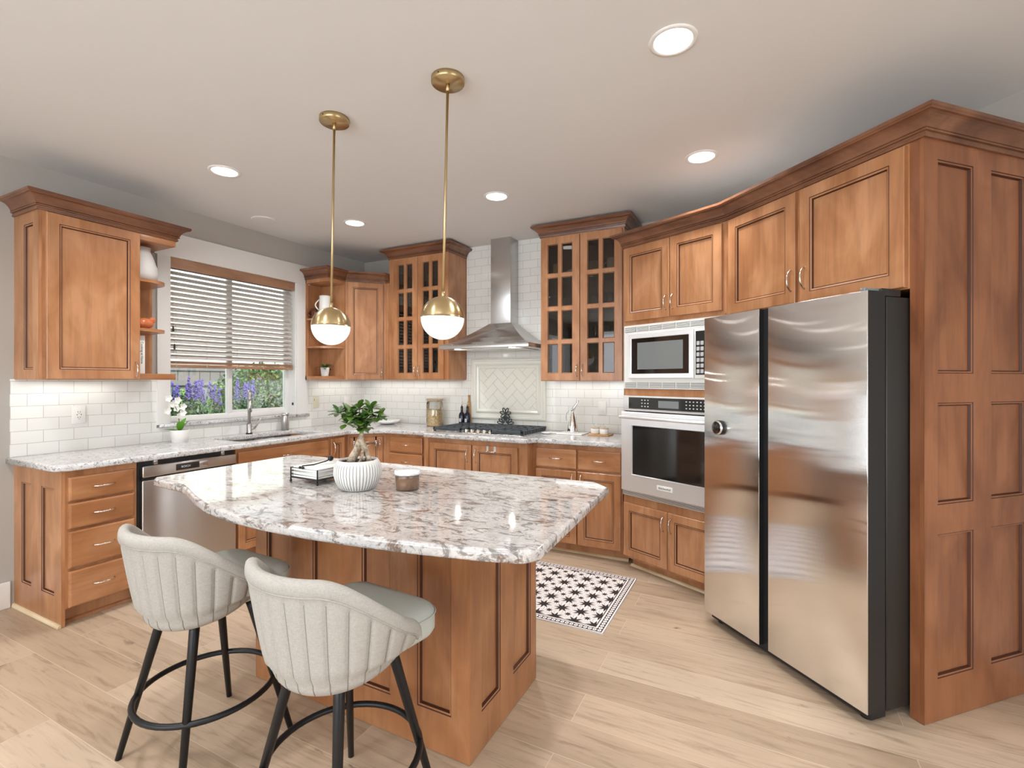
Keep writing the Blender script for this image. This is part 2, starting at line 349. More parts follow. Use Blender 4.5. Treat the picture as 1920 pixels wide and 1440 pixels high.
    def build(s, name, parent=None, smooth_angle=None, weld=False):
        if weld: bmesh.ops.remove_doubles(s.bm, verts=s.bm.verts[:], dist=1e-5)
        me = bpy.data.meshes.new(name); s.bm.to_mesh(me); s.bm.free()
        for m in s.mats: me.materials.append(m)
        o = bpy.data.objects.new(name, me); C.objects.link(o)
        if parent: o.parent = parent
        return o
def mesh_from_curve(name, cu, mat, parent=None, loc=(0, 0, 0), rot=(0, 0, 0)):
    tmp = bpy.data.objects.new('tmp', cu); C.objects.link(tmp); bpy.context.view_layer.update()
    me = bpy.data.meshes.new_from_object(tmp.evaluated_get(bpy.context.evaluated_depsgraph_get())); bpy.data.objects.remove(tmp)
    me.name = name; me.materials.clear(); me.materials.append(mat)
    o = bpy.data.objects.new(name, me); C.objects.link(o); o.location = loc; o.rotation_euler = rot
    if parent: o.parent = parent
    return o
def slab(name, outline, holes, z0, z1, bev, mat, parent=None):
    cu = bpy.data.curves.new(name, 'CURVE'); cu.dimensions = '2D'; cu.fill_mode = 'BOTH'; cu.extrude = (z1-z0)/2-bev; cu.bevel_depth = bev; cu.bevel_resolution = 4; cu.offset = -bev
    for pts in [outline]+holes:
        sp = cu.splines.new('POLY'); sp.points.add(len(pts)-1); sp.use_cyclic_u = True
        for p, q in zip(sp.points, pts): p.co = (q[0], q[1], 0, 1)
    o = mesh_from_curve(name, cu, mat, parent, (0, 0, (z0+z1)/2))
    for p in o.data.polygons: p.use_smooth = abs(p.normal.z) < .999
    return o
def text(name, body, size, loc, rot, mat, parent=None, depth=.0006):
    cu = bpy.data.curves.new(name, 'FONT'); cu.body = body; cu.size = size; cu.extrude = depth; cu.align_x = 'CENTER'; cu.align_y = 'CENTER'
    return mesh_from_curve(name, cu, mat, parent, loc, rot)
def tag(o, label, cat, group=None):
    o['label'] = label; o['category'] = cat
    if group: o['group'] = group
    return o
def thing(name, label, cat, loc=(0, 0, 0), rz=0, group=None):
    o = bpy.data.objects.new(name, None); C.objects.link(o); o.location = loc; o.rotation_euler = (0, 0, rz); o.empty_display_size = .1
    return tag(o, label, cat, group)
def struct(o): o['kind'] = 'structure'; return o
def dup(root, loc, rz=None, label=None):
    r = root.copy(); C.objects.link(r); r.location = loc
    if rz is not None: r.rotation_euler = (0, 0, rz)
    if label: r['label'] = label
    for ch in list(root.children):
        c_ = ch.copy(); C.objects.link(c_); c_.parent = r
        for g_ in list(ch.children):
            d_ = g_.copy(); C.objects.link(d_); d_.parent = c_
    return r
def sweep(b, path, prof, m, side=1, ends=True):
    """sweep profile [(out,z)] along a 2D polyline; side=+1 offsets to the right of travel"""
    P = [Vector(p) for p in path]; n = len(P); off = []
    for i in range(n):
        nn = []
        if i > 0: d = (P[i]-P[i-1]).normalized(); nn.append(Vector((d.y, -d.x)))
        if i < n-1: d = (P[i+1]-P[i]).normalized(); nn.append(Vector((d.y, -d.x)))
        if len(nn) == 1: off.append(nn[0])
        else:
            s_ = (nn[0]+nn[1]); off.append(s_/(1+nn[0].dot(nn[1])))
    rows = [[b.bm.verts.new((P[i].x+off[i].x*o*side, P[i].y+off[i].y*o*side, z)) for o, z in prof] for i in range(n)]
    mi = b.mi(m)
    for i in range(n-1):
        for j in range(len(prof)-1):
            f = b.bm.faces.new([rows[i][j], rows[i+1][j], rows[i+1][j+1], rows[i][j+1]]); f.material_index = mi
    if ends:
        for r in (rows[0], rows[-1]):
            f = b.bm.faces.new(r); f.material_index = mi
def crown_prof(z0, h=.10, o=.07):
    pts = [(-.012, 0), (.010, 0), (.012, .010*h/.1), (.007, .013*h/.1), (.009, .020*h/.1), (.018, .022*h/.1), (.019, .028*h/.1), (.013, .031*h/.1)]
    for i in range(7):
        t = i/6; pts.append((.018+(o-.026)*(t**1.5*.55+t*.45), (.034+.044*math.sin(t*PI/2)**.9*1.0)*h/.1))
    pts += [(o-.006, .082*h/.1), (o, .086*h/.1), (o, h), (-.012, h)]
    return [(a, z0+b_) for a, b_ in pts]

# ------------------------------------------------------------------ room shell
def wallbox(name, boxes, m):
    b = MB()
    for q in boxes: b.box(*q, m)
    return struct(b.build(name, weld=False))
fl = MB(); fl.face([(-.12, -7.5, 0), (8, -7.5, 0), (8, .12, 0), (-.12, .12, 0)], M['floor']); fl.box(-.12, 8, -7.5, .12, -.1, -.002, M['grout']); struct(fl.build('floor'))
b = MB(); b.box(-.16, 8, -7.5, .12, 2.743, 2.85, M['ceiling']); struct(b.build('ceiling'))
WY0, WY1, WZ0, WZ1 = -2.10, -.935, 1.04, 2.365
wallbox('wall_left', [(-.16, 0, -5.7, WY0, 0, 2.743), (-.16, 0, WY1, .12, 0, 2.743), (-.16, 0, WY0, WY1, 0, WZ0), (-.16, 0, WY0, WY1, WZ1, 2.743),
                      (-.16, 0, -7.5, -7.3, 0, 2.743), (-.16, 0, -7.3, -5.7, 2.4, 2.743), (-.16, 0, -7.3, -5.7, 0, .4)], M['wall'])
wallbox('wall_back', [(0, 3.60, 0, .12, 0, 2.743)], M['wall'])
wallbox('wall_rear', [(-.16, .8, -7.62, -7.5, 0, 2.743), (5.6, 8, -7.62, -7.5, 0, 2.743), (.8, 5.6, -7.62, -7.5, 2.5, 2.743), (.8, 5.6, -7.62, -7.5, 0, .35)], M['wall'])
wallbox('wall_right', [(8, 8.12, -7.5, -6.2, 0, 2.743), (8, 8.12, -3.0, 0, 0, 2.743), (8, 8.12, -6.2, -3.0, 2.5, 2.743), (8, 8.12, -6.2, -3.0, 0, .35)], M['wall'])
b = MB()  # angled walls behind the oven and the refrigerator
def wallseg(b, p, q, t=.12, m=None):
    p = Vector(p); q = Vector(q); d = (q-p).normalized(); n_ = Vector((-d.y, d.x))*t
    b.prism([tuple(p), tuple(q), tuple(q+n_), tuple(p+n_)], 0, 2.743, m or M['wall'])
wallseg(b, (3.55, -.01), (4.24, -.20)); wallseg(b, (4.235, -.20), (7.0, -2.965)); struct(b.build('wall_angled', weld=False))
b = MB(); b.box(0, .015, -5.7, -3.0, 0, .16, M['white'], .003); struct(b.build('baseboard_left'))
for i, (x, y, sx, sy, z0, z1) in enumerate(((3.2, -7.56, 4.8, 0, .35, 2.5), (8.06, -4.6, 0, 3.2, .35, 2.5), (-.08, -6.5, 0, 1.6, .4, 2.4))):
    b = MB(); t = .05
    if sx:
        for xx in (x-sx/2, x-sx/6, x+sx/6, x+sx/2): b.box(xx-t/2, xx+t/2, y-.05, y+.05, z0, z1, M['white'])
        b.box(x-sx/2, x+sx/2, y-.05, y+.05, z0, z0+t, M['white']); b.box(x-sx/2, x+sx/2, y-.05, y+.05, z1-t, z1, M['white'])
    else:
        for yy in (y-sy/2, y, y+sy/2): b.box(x-.05, x+.05, yy-t/2, yy+t/2, z0, z1, M['white'])
        b.box(x-.05, x+.05, y-sy/2, y+sy/2, z0, z0+t, M['white']); b.box(x-.05, x+.05, y-sy/2, y+sy/2, z1-t, z1, M['white'])
    struct(b.build('window_%d' % (i+2), weld=False))

# window over the sink
wroot = bpy.data.objects.new('window_1', None); C.objects.link(wroot); struct(wroot)
b = MB()
b.box(0, .02, -2.19, WY0+.004, 1.045, 2.36, M['white'], .002); b.box(0, .02, WY1-.004, -.805, 1.045, 2.36, M['white'], .002); b.box(0, .022, -2.21, -.785, 2.345, 2.53, M['white'], .003)
b.build('window_casing', wroot)
b = MB()   # jamb liner
b.box(-.15, .003, WY1-.012, WY1, WZ0, WZ1, M['white']); b.box(-.15, .003, WY0, WY0+.012, WZ0, WZ1, M['white']); b.box(-.15, .003, WY0, WY1, WZ1-.012, WZ1, M['white'])
b.build('window_jamb', wroot)
b = MB(); y0, y1, z0, z1 = WY0+.012, WY1-.012, WZ0+.012, WZ1-.012
for q in ((y0, y0+.045, z0, z1), (y1-.045, y1, z0, z1), (y0+.045, y1-.045, z0, z0+.045), (y0+.045, y1-.045, z1-.04, z1), (-1.575, -1.535, z0+.045, z1-.04)): b.box(-.12, -.08, *q, M['white'], .003)
b.box(-.108, -.09, -1.535, y1-.045, z0+.045, z0+.07, M['white']); b.build('window_frame', wroot)
b = MB(); b.box(-.102, -.098, y0+.04, y1-.04, z0+.04, z1-.04, M['glass']); b.build('window_pane', wroot)
o = slab('window_sill', [(.028, -2.175), (.028, -.795), (0, -.795), (0, WY1), (-.115, WY1), (-.115, WY0), (0, WY0), (0, -2.175)], [], 1.022, 1.052, .006, M['granite2'], wroot); 
for yy, zz in ((-.95, 1.15),):
    b = MB(); b.box(-.03, -.02, WY1-.024, WY1-.012, 1.14, 1.165, M['darkgrey']); b.build('latch', wroot)

# blind
bl = thing('window_blind', 'horizontal slat blind with wood valance, lowered two thirds over the sink window', 'blind', (0, 0, 0))
b = MB(); b.box(-.012, .006, WY0+.006, WY1-.02, 2.262, 2.352, M['blindwood'], .004); b.box(-.06, -.014, WY0+.006, WY1-.02, 2.30, 2.35, M['blindwood']); b.build('valance', bl)
b = MB(); nsl = 18
for i in range(nsl):
    z = 2.272-i*.0412; R = Matrix.Translation((-.036, 0, z)) @ Matrix.Rotation(math.radians(42), 4, 'Y')
    b.box(-.025, .025, WY0+.022, WY1-.03, -.0014, .0014, M['blind'], 0, R)
b.build('slats', bl, weld=False)
b = MB()
for i in range(5): b.box(-.061, -.011, WY0+.022, WY1-.03, 1.516+i*.0045, 1.519+i*.0045, M['blindwood'])
b.box(-.062, -.010, WY0+.020, WY1-.028, 1.486, 1.512, M['blindwood'], .004); b.build('bottom_rail', bl)
b = MB()
for yy in (-2.04, -1.80, -1.54, -1.28, -1.02):
    for xx in (-.010, -.063): b.tube([(xx, yy, 2.30), (xx, yy, 1.49)], .0009, M['cord'], 5)
    b.ball((-.009, yy, 1.497), .005, M['cord'], n=8)
b.build('ladder_cord', bl)
b = MB(); b.tube([(.004, -2.07, 2.28), (.004, -2.07, 1.80)], .0010, M['cord'], 5); b.tube([(.004, -2.06, 2.28), (.004, -2.06, 1.66)], .001, M['cord'], 5)
for yy, zz in ((-2.07, 1.79), (-2.06, 1.65)): b.lathe([(.003, .02), (.006, .01), (.007, -.02), (.004, -.024)], M['darkgrey'], (.004, yy, zz), 10)
b.build('pull_cord', bl)

# backsplash tile
def tpanel(x0, x1, y0, y1, z0, z1, m, label):
    b = MB(); b.box(x0, x1, y0, y1, z0, z1, m); return tag(b.build('tile_backsplash'), label, 'backsplash')
tpanel(0, .008, -3.0, -2.19, .914, 1.392, M['tile_left'], 'white subway tile backsplash left of the window, under the tall upper cabinet')
tpanel(0, .008, -2.19, -.80, .914, 1.022, M['tile_left'], 'low strip of cream subway tile between the sink faucet and the window sill')
tpanel(0, .008, -.80, 0, .914, 1.392, M['tile_left'], 'white subway tile between the window and the room corner, with the ivory switch')
tpanel(.008, 1.40, -.008, 0, .914, 1.392, M['tile_back'], 'white subway tile on the back wall left of the cooktop, behind the pasta jar')
tpanel(1.40, 2.37, -.008, 0, .914, 2.743, M['tile_back'], 'full-height white subway tile behind the range hood, up to the ceiling')
tpanel(2.37, 3.46, -.008, 0, .914, 1.392, M['tile_back'], 'white subway tile on the back wall right of the cooktop, behind the steel ewer')
# framed herringbone panel
hp = thing('herringbone_mosaic', 'framed herringbone tile panel on the wall above the cooktop', 'tile panel', (1.875, -.008, 1.30))
b = MB(); W2, H2 = .412, .30
def frame_rings(rs):
    b.rings(-W2, W2, -H2, H2, rs, M['htile'], True)
frame_rings([(0, 0, M['htile']), (0, -.014, M['htile']), (.008, -.022, M['htile']), (.022, -.022, M['htile']), (.028, -.014, M['htile']), (.055, -.012, M['htile']), (.060, -.018, M['htile']), (.075, -.026, M['htile']), (.092, -.020, M['htile']), (.100, -.010, M['htile']), (.100, 0, M['htile'])])
b.build('molding_frame', hp)
def clip(poly, x0, x1, z0, z1):
    for ax, val, sg in ((0, x0, 1), (0, x1, -1), (1, z0, 1), (1, z1, -1)):
        out = []
        for i in range(len(poly)):
            p, q = poly[i-1], poly[i]; ip, iq = (p[ax]-val)*sg >= 0, (q[ax]-val)*sg >= 0
            if ip != iq: t = (val-p[ax])/(q[ax]-p[ax]); out.append(tuple(p[k_]+(q[k_]-p[k_])*t for k_ in (0, 1)))
            if iq: out.append(q)
        poly = out
        if not poly: return []
    return poly
b = MB(); b.face([(-.315, -.003, -.203), (.315, -.003, -.203), (.315, -.003, .203), (-.315, -.003, .203)], M['grout'])
tw, tl, g_ = .0762, .1524, .0013
for i in range(-14, 15):
    for j in range(-8, 9):
        for kind in (0, 1):
            bx, bz = i*tw+j*tl*0, 0
            # herringbone lattice: translate by (tw,tw)*i and (2tl? ) pairs
            ox, oz = i*tw + j*2*tl, i*tw
            rx = (ox, ox+tl, oz, oz+tw) if kind == 0 else (ox-tw, ox, oz, oz+tl)
            rc = [(rx[0]+g_, rx[2]+g_), (rx[1]-g_, rx[2]+g_), (rx[1]-g_, rx[3]-g_), (rx[0]+g_, rx[3]-g_)]
            c45 = math.cos(PI/4); pr = [((x-z)*c45, (x+z)*c45) for x, z in rc]
            pr = clip(pr, -.313, .313, -.201, .201)
            if len(pr) > 2: b.face([(x, -.009, z) for x, z in pr], M['htile'])
b.build('herringbone_tiles', hp, weld=False)

# ------------------------------------------------------------------ cabinet parts
def handle(parent, x, z, L=.10, vert=True, y=-.022, name='handle'):
    b = MB(); pts = []; rr = []
    for i in range(15):
        t = -1+2*i/14; a = L/2*t; d = .027*(1-abs(t)**2.6)+.001; pts.append((0, -d, a) if vert else (a, -d, 0)); rr.append(.0034+.0016*(1-abs(t)) if abs(t) < .9 else .0052)
    pts = [(p[0]+x, p[1]+y, p[2]+z) for p in pts]; b.tube(pts, rr, M['nickel'], 8)
    return b.build(name, parent)
def door(parent, x0, x1, z0, z1, hx=None, hz=None, fw=.057, mat=None, name='door', L=.10):
    mt = mat or M['wood']; b = MB(); y = -.021
    b.rings(x0, x1, z0, z1, [(0, -.0005, mt), (0, -.018, mt), (.003, y, mt), (fw-.004, y, mt), (fw, y+.001, M['glaze']), (fw+.007, y+.004, mt), (fw+.010, y+.011, M['glaze']), (fw+.0125, y+.011, M['glaze'])], mt)
    o = b.build(name, parent)
    if hx is not None: handle(o, hx, hz, L)
    return o
def drawer(parent, x0, x1, z0, z1, name='drawer', hh=True):
    b = MB(); y = -.021; b.rings(x0, x1, z0, z1, [(0, -.0005, M['wood_h']), (0, -.014, M['wood_h']), (.002, -.018, M['wood_h']), (.010, y, M['wood_h'])], M['wood_h'])
    o = b.build(name, parent)
    if hh: handle(o, (x0+x1)/2, (z0+z1)/2, min(.105, (x1-x0)*.42), False)
    return o
def carcass(parent, w_, d, z0=.10, z1=.874, toe=True, y0=0, hollow=False, mat=None, x0=0):
    mt = mat or M['wood']; b = MB(); b.box(x0, w_, y0, d, z0, z1, mt)
    if toe: b.box(x0, w_, y0+.065, d, .003, z0, mt)
    return b.build('carcass', parent)
def shoe(parent, x0, x1, y, name='shoe_molding', mat=None):
    b = MB(); n = 5; pr = [(0, .001), (-.016, .001)]+[(-.016*math.cos(a), .001+.018*math.sin(a)) for a in [i*PI/2/n for i in range(1, n+1)]]
    A = [b.bm.verts.new((x0, y+p, z)) for p, z in pr]; B = [b.bm.verts.new((x1, y+p, z)) for p, z in pr]; mi = b.mi(mat or M['shoe'])
    for i in range(len(pr)): 
        f = b.bm.faces.new([A[i], A[(i+1) % len(pr)], B[(i+1) % len(pr)], B[i]]); f.material_index = mi
    for q in (A, B[::-1]): b.bm.faces.new(q).material_index = mi
    return b.build(name, parent)
LW = PI/2  # local x -> +Y, local y -> -X
# ---- left wall base
c1 = thing('base_cabinet', 'maple drawer base cabinet with four drawers at the left end of the window wall', 'cabinet', (.61, -2.98, 0), LW)
b = MB(); b.box(.016, .368, 0, .598, .10, .874, M['wood']); b.box(.016, .368, .065, .598, .002, .10, M['wood']); b.build('carcass', c1)
for z0, z1 in ((.703, .838), (.547, .690), (.326, .532), (.105, .308)): drawer(c1, .028, .350, z0, z1)
b = MB(); # end panel facing -Y (world): local plane x=0, spans local y 0..0.6
b.board(0, .61, .0, .874, [(.105, .235, .165, .772), (.365, .525, .165, .772)], M['wood'])
o = b.build('end_panel', c1); o.rotation_euler = (0, 0, -PI/2); o.location = (0, .61, 0)
for v in o.data.vertices: pass
b = MB(); b.box(.0006, .0165, -.0008, .013, .003, .874, M['wood']); b.build('corner_stile', c1)
o = shoe(c1, 0, .61, 0); o.rotation_euler = (0, 0, -PI/2); o.location = (-.0005, .61, 0)
for v in o.data.vertices: pass
shoe(c1, .012, .368, .065, mat=M['wood'])
dw = thing('dishwasher', 'stainless steel dishwasher built in under the counter beside the four-drawer cabinet', 'dishwasher', (.61, -2.608, 0), LW)
b = MB(); b.box(.0, .636, .004, .58, .02, .872, M['black']); b.build('body', dw)
b = MB(); b.box(.015, .628, -.030, .004, .10, .752, M['steel_v'], .006); b.build('door', dw)
b = MB(); b.box(.015, .628, -.034, .004, .772, .843, M['steel_v'], .007); o = b.build('control_panel', dw)
b = MB(); b.box(.21, .36, -.0355, -.033, .788, .829, M['darkgrey'], .0005); b.box(.36, .42, -.0352, -.033, .788, .829, M['steel'], .0005); b2 = b.build('badge', o)
text('lettering', 'BOSCH', .018, (.272, -.0362, .808), (PI/2, 0, 0), M['inkw'], b2)
b = MB(); b.box(.02, .62, -.012, .004, .745, .778, M['black']); b.build('handle_recess', dw)
for xx in (.09, .53):
    b = MB(); b.box(xx, xx+.022, -.012, .004, .845, .873, M['steel'], .001); b.build('bracket', dw)
b = MB(); b.box(.02, .62, .05, .07, .003, .10, M['black']); b.build('toe_kick', dw)
sk = thing('sink_cabinet', 'wide maple sink base cabinet with one long drawer front below the sink', 'cabinet', (.61, -1.965, 0), LW)
b = MB(); b.box(0, .88, 0, .02, .10, .874, M['wood']); b.box(0, .02, .02, .60, .10, .874, M['wood']); b.box(.86, .88, .02, .60, .10, .874, M['wood']); b.box(0, .88, .02, .60, .10, .12, M['wood']); b.box(0, .88, .065, .08, .003, .10, M['wood']); b.build('carcass', sk)
drawer(sk, .012, .862, .700, .850); door(sk, .012, .434, .108, .685, .40, .60); door(sk, .438, .862, .108, .685, .472, .60); shoe(sk, 0, .88, .065, mat=M['wood'])
n1 = thing('base_cabinet', 'narrow one-door maple base cabinet between the sink base and the angled corner cabinet', 'cabinet', (.61, -1.085, 0), LW)
b = MB(); b.box(0, .228, 0, .60, .10, .874, M['wood']); b.box(0, .228, .065, .60, .003, .10, M['wood']); b.build('carcass', n1)
door(n1, .012, .172, .108, .855, .032, .765, .05, L=.12)
cc = thing('base_cabinet', 'angled corner base cabinet with a double rail hung over its door', 'cabinet', (.61, -.857, 0), PI/4)
b = MB()
iv = lambda x, y: ((x-.61)*math.cos(PI/4)+(y+.857)*math.sin(PI/4), -(x-.61)*math.sin(PI/4)+(y+.857)*math.cos(PI/4))
b.prism([iv(*p) for p in ((.61, -.857), (.857, -.61), (.90, -.61), (.90, -.01), (.01, -.01), (.01, -.857))], .10, .874, M['wood']); b.box(.05, .30, .065, .5, .003, .10, M['wood']); b.build('carcass', cc)
door(cc, .022, .322, .108, .845, .292, .77, .055)
tb_ = thing('towel_bar', 'chrome double towel bar hung over the door of the angled corner cabinet', 'towel bar', (.61, -.857, 0), PI/4)
b = MB()
for zz in (.800, .765): b.tube([(.055, -.052, zz), (.262, -.052, zz)], .0045, M['chrome'], 8)
b.build('bar', tb_)
for xx in (.06, .257):
    b = MB(); b.box(xx-.006, xx+.006, -.050, -.0215, .755, .81, M['chrome'], .001); b.box(xx-.006, xx+.006, -.0235, -.0215, .80, .8465, M['chrome']); b.box(xx-.006, xx+.006, -.0235, -.001, .8455, .8475, M['chrome']); b.build('bracket', tb_)
# ---- back wall base
d1 = thing('base_cabinet', 'maple drawer stack left of the cooktop cabinet on the back wall', 'cabinet', (.90, -.61, 0), 0)
b = MB(); b.box(.0, .50, 0, .598, .10, .874, M['wood']); b.box(0, .50, .065, .598, .003, .10, M['wood']); b.build('carcass', d1)
for z0, z1 in ((.704, .848), (.545, .692), (.34, .530), (.108, .325)): drawer(d1, .020, .408, z0, z1)
ct = thing('base_cabinet', 'projecting maple cabinet with two panelled doors under the gas cooktop', 'cabinet', (1.40, -.71, 0), 0)
b = MB(); b.box(0, 1.02, 0, .698, .10, .874, M['wood']); b.box(.03, .99, .065, .698, .003, .10, M['wood']); b.build('carcass', ct)
door(ct, .066, .495, .108, .835, .462, .745, L=.115); door(ct, .512, .935, .108, .835, .545, .745, L=.115)
for pa, pb in ((.955, 1.02), (0, .045)):
    b = MB(); b.box(pa, pb, -.006, 0, .10, .874, M['wood']); b.build('pilaster', ct)
th = thing('towel_bar', 'short chrome towel hook hung over the right door below the cooktop', 'towel bar', (1.40, -.71, 0), 0)
b = MB(); b.tube([(.655, -.042, .79), (.735, -.042, .79)], .004, M['chrome'], 8); b.build('bar', th)
for xx in (.66, .73):
    b = MB(); b.box(xx-.010, xx+.010, -.0235, -.0215, .79, .8365, M['chrome']); b.box(xx-.010, xx+.010, -.0235, -.001, .8355, .8375, M['chrome']); b.box(xx-.006, xx+.006, -.045, -.0225, .785, .797, M['chrome'], .001); b.build('bracket', th)
rb = thing('base_cabinet', 'maple base cabinet with two drawers over two doors left of the wall oven', 'cabinet', (2.42, -.61, 0), 0)
b = MB(); b.box(0, .745, 0, .598, .10, .874, M['wood']); b.box(0, .775, .065, .598, .003, .098, M['wood']); b.build('carcass', rb)
drawer(rb, .034, .380, .685, .838); drawer(rb, .394, .735, .685, .838)
door(rb, .034, .382, .095, .668, .352, .60); door(rb, .392, .735, .095, .668, .422, .60); shoe(rb, 0, .775, .065)
# ---- countertop with sink
def arc(cx, cy, r, a0, a1, n=6): return [(cx+r*math.cos(math.radians(a0+(a1-a0)*i/n)), cy+r*math.sin(math.radians(a0+(a1-a0)*i/n))) for i in range(n+1)]
outl = [(.002, -3.02), (.60, -3.02), (.655, -2.965), (.655, -.905), (.665, -.875), (.875, -.665), (.905, -.655), (1.335, -.655), (1.365, -.67), (1.40, -.735), (1.42, -.752), (2.40, -.752), (2.425, -.735), (2.455, -.670), (2.475, -.655), (3.168, -.655), (3.42, -.13), (3.42, -.010), (.010, -.010), (.002, -.02)]
sink = arc(.50, -1.80, .05, 0, -90, 4)[::-1]+[(.50, -1.80)]
hx0, hx1, hy0, hy1, hr = .14, .545, -1.87, -1.085, .05
sink = arc(hx1-hr, hy1-hr, hr, 0, 90)+arc(hx0+hr, hy1-hr, hr, 90, 180)+arc(hx0+hr, hy0+hr, hr, 180, 270)+arc(hx1-hr, hy0+hr, hr, 270, 360)
tag(slab('countertop', outl, [sink], .876, .914, .010, M['granite2']), 'speckled pale granite countertop running round the window wall and back wall', 'countertop')
sn = thing('sink', 'undermount stainless double bowl sink below the window', 'sink', (0, 0, 0))
for (a0, a1), nm in (((-1.885, -1.445), 'bowl'), ((-1.425, -1.075), 'bowl')):
    b = MB(); x0, x1, zt, zb = .13, .555, .8745, .70
    def ringpts(x0, x1, y0, y1, r): return arc(x1-r, y1-r, r, 0, 90)+arc(x0+r, y1-r, r, 90, 180)+arc(x0+r, y0+r, r, 180, 270)+arc(x1-r, y0+r, r, 270, 360)
    R0 = [b.bm.verts.new((*p, zt)) for p in ringpts(x0-.01, x1+.01, a0-.005, a1+.005, .06)]; R1 = [b.bm.verts.new((*p, zt)) for p in ringpts(x0, x1, a0, a1, .05)]
    R2 = [b.bm.verts.new((*p, zb+.02)) for p in ringpts(x0+.008, x1-.008, a0+.008, a1-.008, .05)]; R3 = [b.bm.verts.new((*p, zb)) for p in ringpts(x0+.03, x1-.03, a0+.03, a1-.03, .04)]
    for A, B in ((R0, R1), (R1, R2), (R2, R3)):
        for i in range(len(A)): f = b.bm.faces.new([A[i], A[(i+1) % len(A)], B[(i+1) % len(A)], B[i]]); f.material_index = b.mi(M['steel']); f.smooth = True
    b.bm.faces.new(R3).material_index = 0; b.build(nm, sn, weld=False)
    b = MB(); b.lathe([(.04, 0), (.036, .004), (.02, .002)], M['chrome'], (.30, (a0+a1)/2, zb+.001), 20); b.build('drain', sn)
fc = thing('faucet', 'tall brushed nickel pull-down faucet standing behind the sink', 'faucet', (.085, -1.49, .914), math.radians(-33))
b = MB(); b.lathe([(.026, 0), (.026, .01), (.0225, .012), (.0225, .085), (.020, .09)], M['steel_v'], n=24, mats=[M['black'], M['black'], M['steel_v'], M['steel_v']]); b.build('base', fc)
b = MB(); pts = [(0, 0, .08), (0, 0, .30)]+[(.075-.075*math.cos(a), 0, .30+.075*math.sin(a)) for a in [PI*i/12 for i in range(1, 13)]]; b.tube(pts, .0125, M['steel_v'], 14)
b.build('spout', fc)
b = MB(); b.tube([(.15, 0, .30), (.15, 0, .24), (.15, 0, .20)], [.0135, .0155, .017], M['steel_v'], 14); b.box(.163, .168, -.004, .004, .215, .235, M['black']); b.build('spray_head', fc)
b = MB(); b.tube([(0, .015, .05), (0, .045, .05)], [.014, .014], M['steel_v'], 12); b.tube([(0, .045, .05), (.005, .075, .10), (.006, .088, .135)], [.008, .006, .005], M['steel_v'], 10); b.build('handle_lever', fc)
sd = thing('soap_dispenser', 'stout brushed steel cylinder standing on the counter right of the faucet', 'soap dispenser', (.085, -1.125, .914))
b = MB(); b.lathe([(.034, 0), (.034, .135), (.031, .140)], M['steel_v'], n=28); b.build('body', sd)
b = MB(); b.lathe([(.035, .142), (.036, .147), (.036, .158), (.033, .163)], M['steel'], n=28); b.build('lid', sd)

# ---- upper cabinets
UB = 1.388
u1 = thing('upper_cabinet', 'maple one-door wall cabinet with open display shelves, left of the window', 'cabinet', (.33, -2.98, 0), LW)
b = MB(); b.box(.016, .520, 0, .328, UB, 2.385, M['wood']); b.build('carcass', u1)
door(u1, .030, .515, UB+.004, 2.378, .487, 1.455, .062)
b = MB(); b.board(0, .33, UB, 2.385, [(.135, .258, 1.449, 2.318)], M['wood']); o = b.build('end_panel', u1); o.rotation_euler = (0, 0, -PI/2); o.location = (0, .33, 0)
b = MB(); b.box(.0006, .0165, -.0008, .006, UB, 2.385, M['wood']); b.build('corner_stile', u1)
for zz, zt in ((1.388, 1.430), (2.345, 2.385)):
    b = MB(); b.box(.520, .752, 0, .328, zz, zt, M['wood_h'], .001); b.build('shelf_board', u1)
for zz in (1.722, 2.062):
    b = MB(); pl = [(.520, .0), (.60, .0)]+arc(.60, .13, .13, -90, 0, 8)[1:]+[(.735, .21), (.745, .326), (.520, .326)]; b.prism(pl, zz, zz+.02, M['wood_h']); b.build('shelf_board', u1)
b = MB(); b.box(.520, .758, .318, .328, 1.43, 2.345, M['wood']); b.build('back_panel', u1)
b = MB(); sweep(b, [(0, .328), (0, 0), (.752, 0), (.752, .328)], crown_prof(2.385), M['crown']); b.face([(-.0, 0, 2.387), (.752, 0, 2.387), (.752, .328, 2.387), (0, .328, 2.387)], M['ply']); b.build('crown', u1)
# corner upper group: open shelf end, diagonal corner
sh = thing('corner_shelf', 'open maple end shelf unit between the window and the angled corner cabinet', 'shelf unit', (.33, -.84, 0), LW)
b = MB(); b.box(.214, .229, 0, .328, UB, 2.395, M['wood']); b.box(0, .214, .316, .328, UB, 2.395, M['wood']); b.box(0, .02, .296, .328, UB, 2.395, M['wood']); b.build('carcass', sh)
for z0, z1 in ((UB, UB+.038), (2.355, 2.395)):
    b = MB(); b.box(0, .214, 0, .316, z0, z1, M['wood_h'], .001); b.build('shelf_board', sh)
for zz in (1.705, 1.985):
    b = MB(); b.prism([(.214, .316), (.004, .316), (.004, .20)]+arc(.20, .20, .196, 180, 270, 8)[1:]+[(.214, .004)], zz, zz+.02, M['wood_h']); b.build('shelf_board', sh)
dc = thing('upper_cabinet', 'angled one-door maple wall cabinet in the room corner', 'cabinet', (.33, -.61, 0), PI/4)
iv2 = lambda x, y: ((x-.33)*math.cos(PI/4)+(y+.61)*math.sin(PI/4), -(x-.33)*math.sin(PI/4)+(y+.61)*math.cos(PI/4))
b = MB(); b.prism([iv2(*p) for p in ((.33, -.61), (.61, -.33), (.655, -.33), (.655, -.002), (.002, -.002), (.002, -.61))], UB, 2.395, M['wood']); b.build('carcass', dc)
door(dc, .022, .372, UB+.004, 2.385, .352, 1.47, .055)
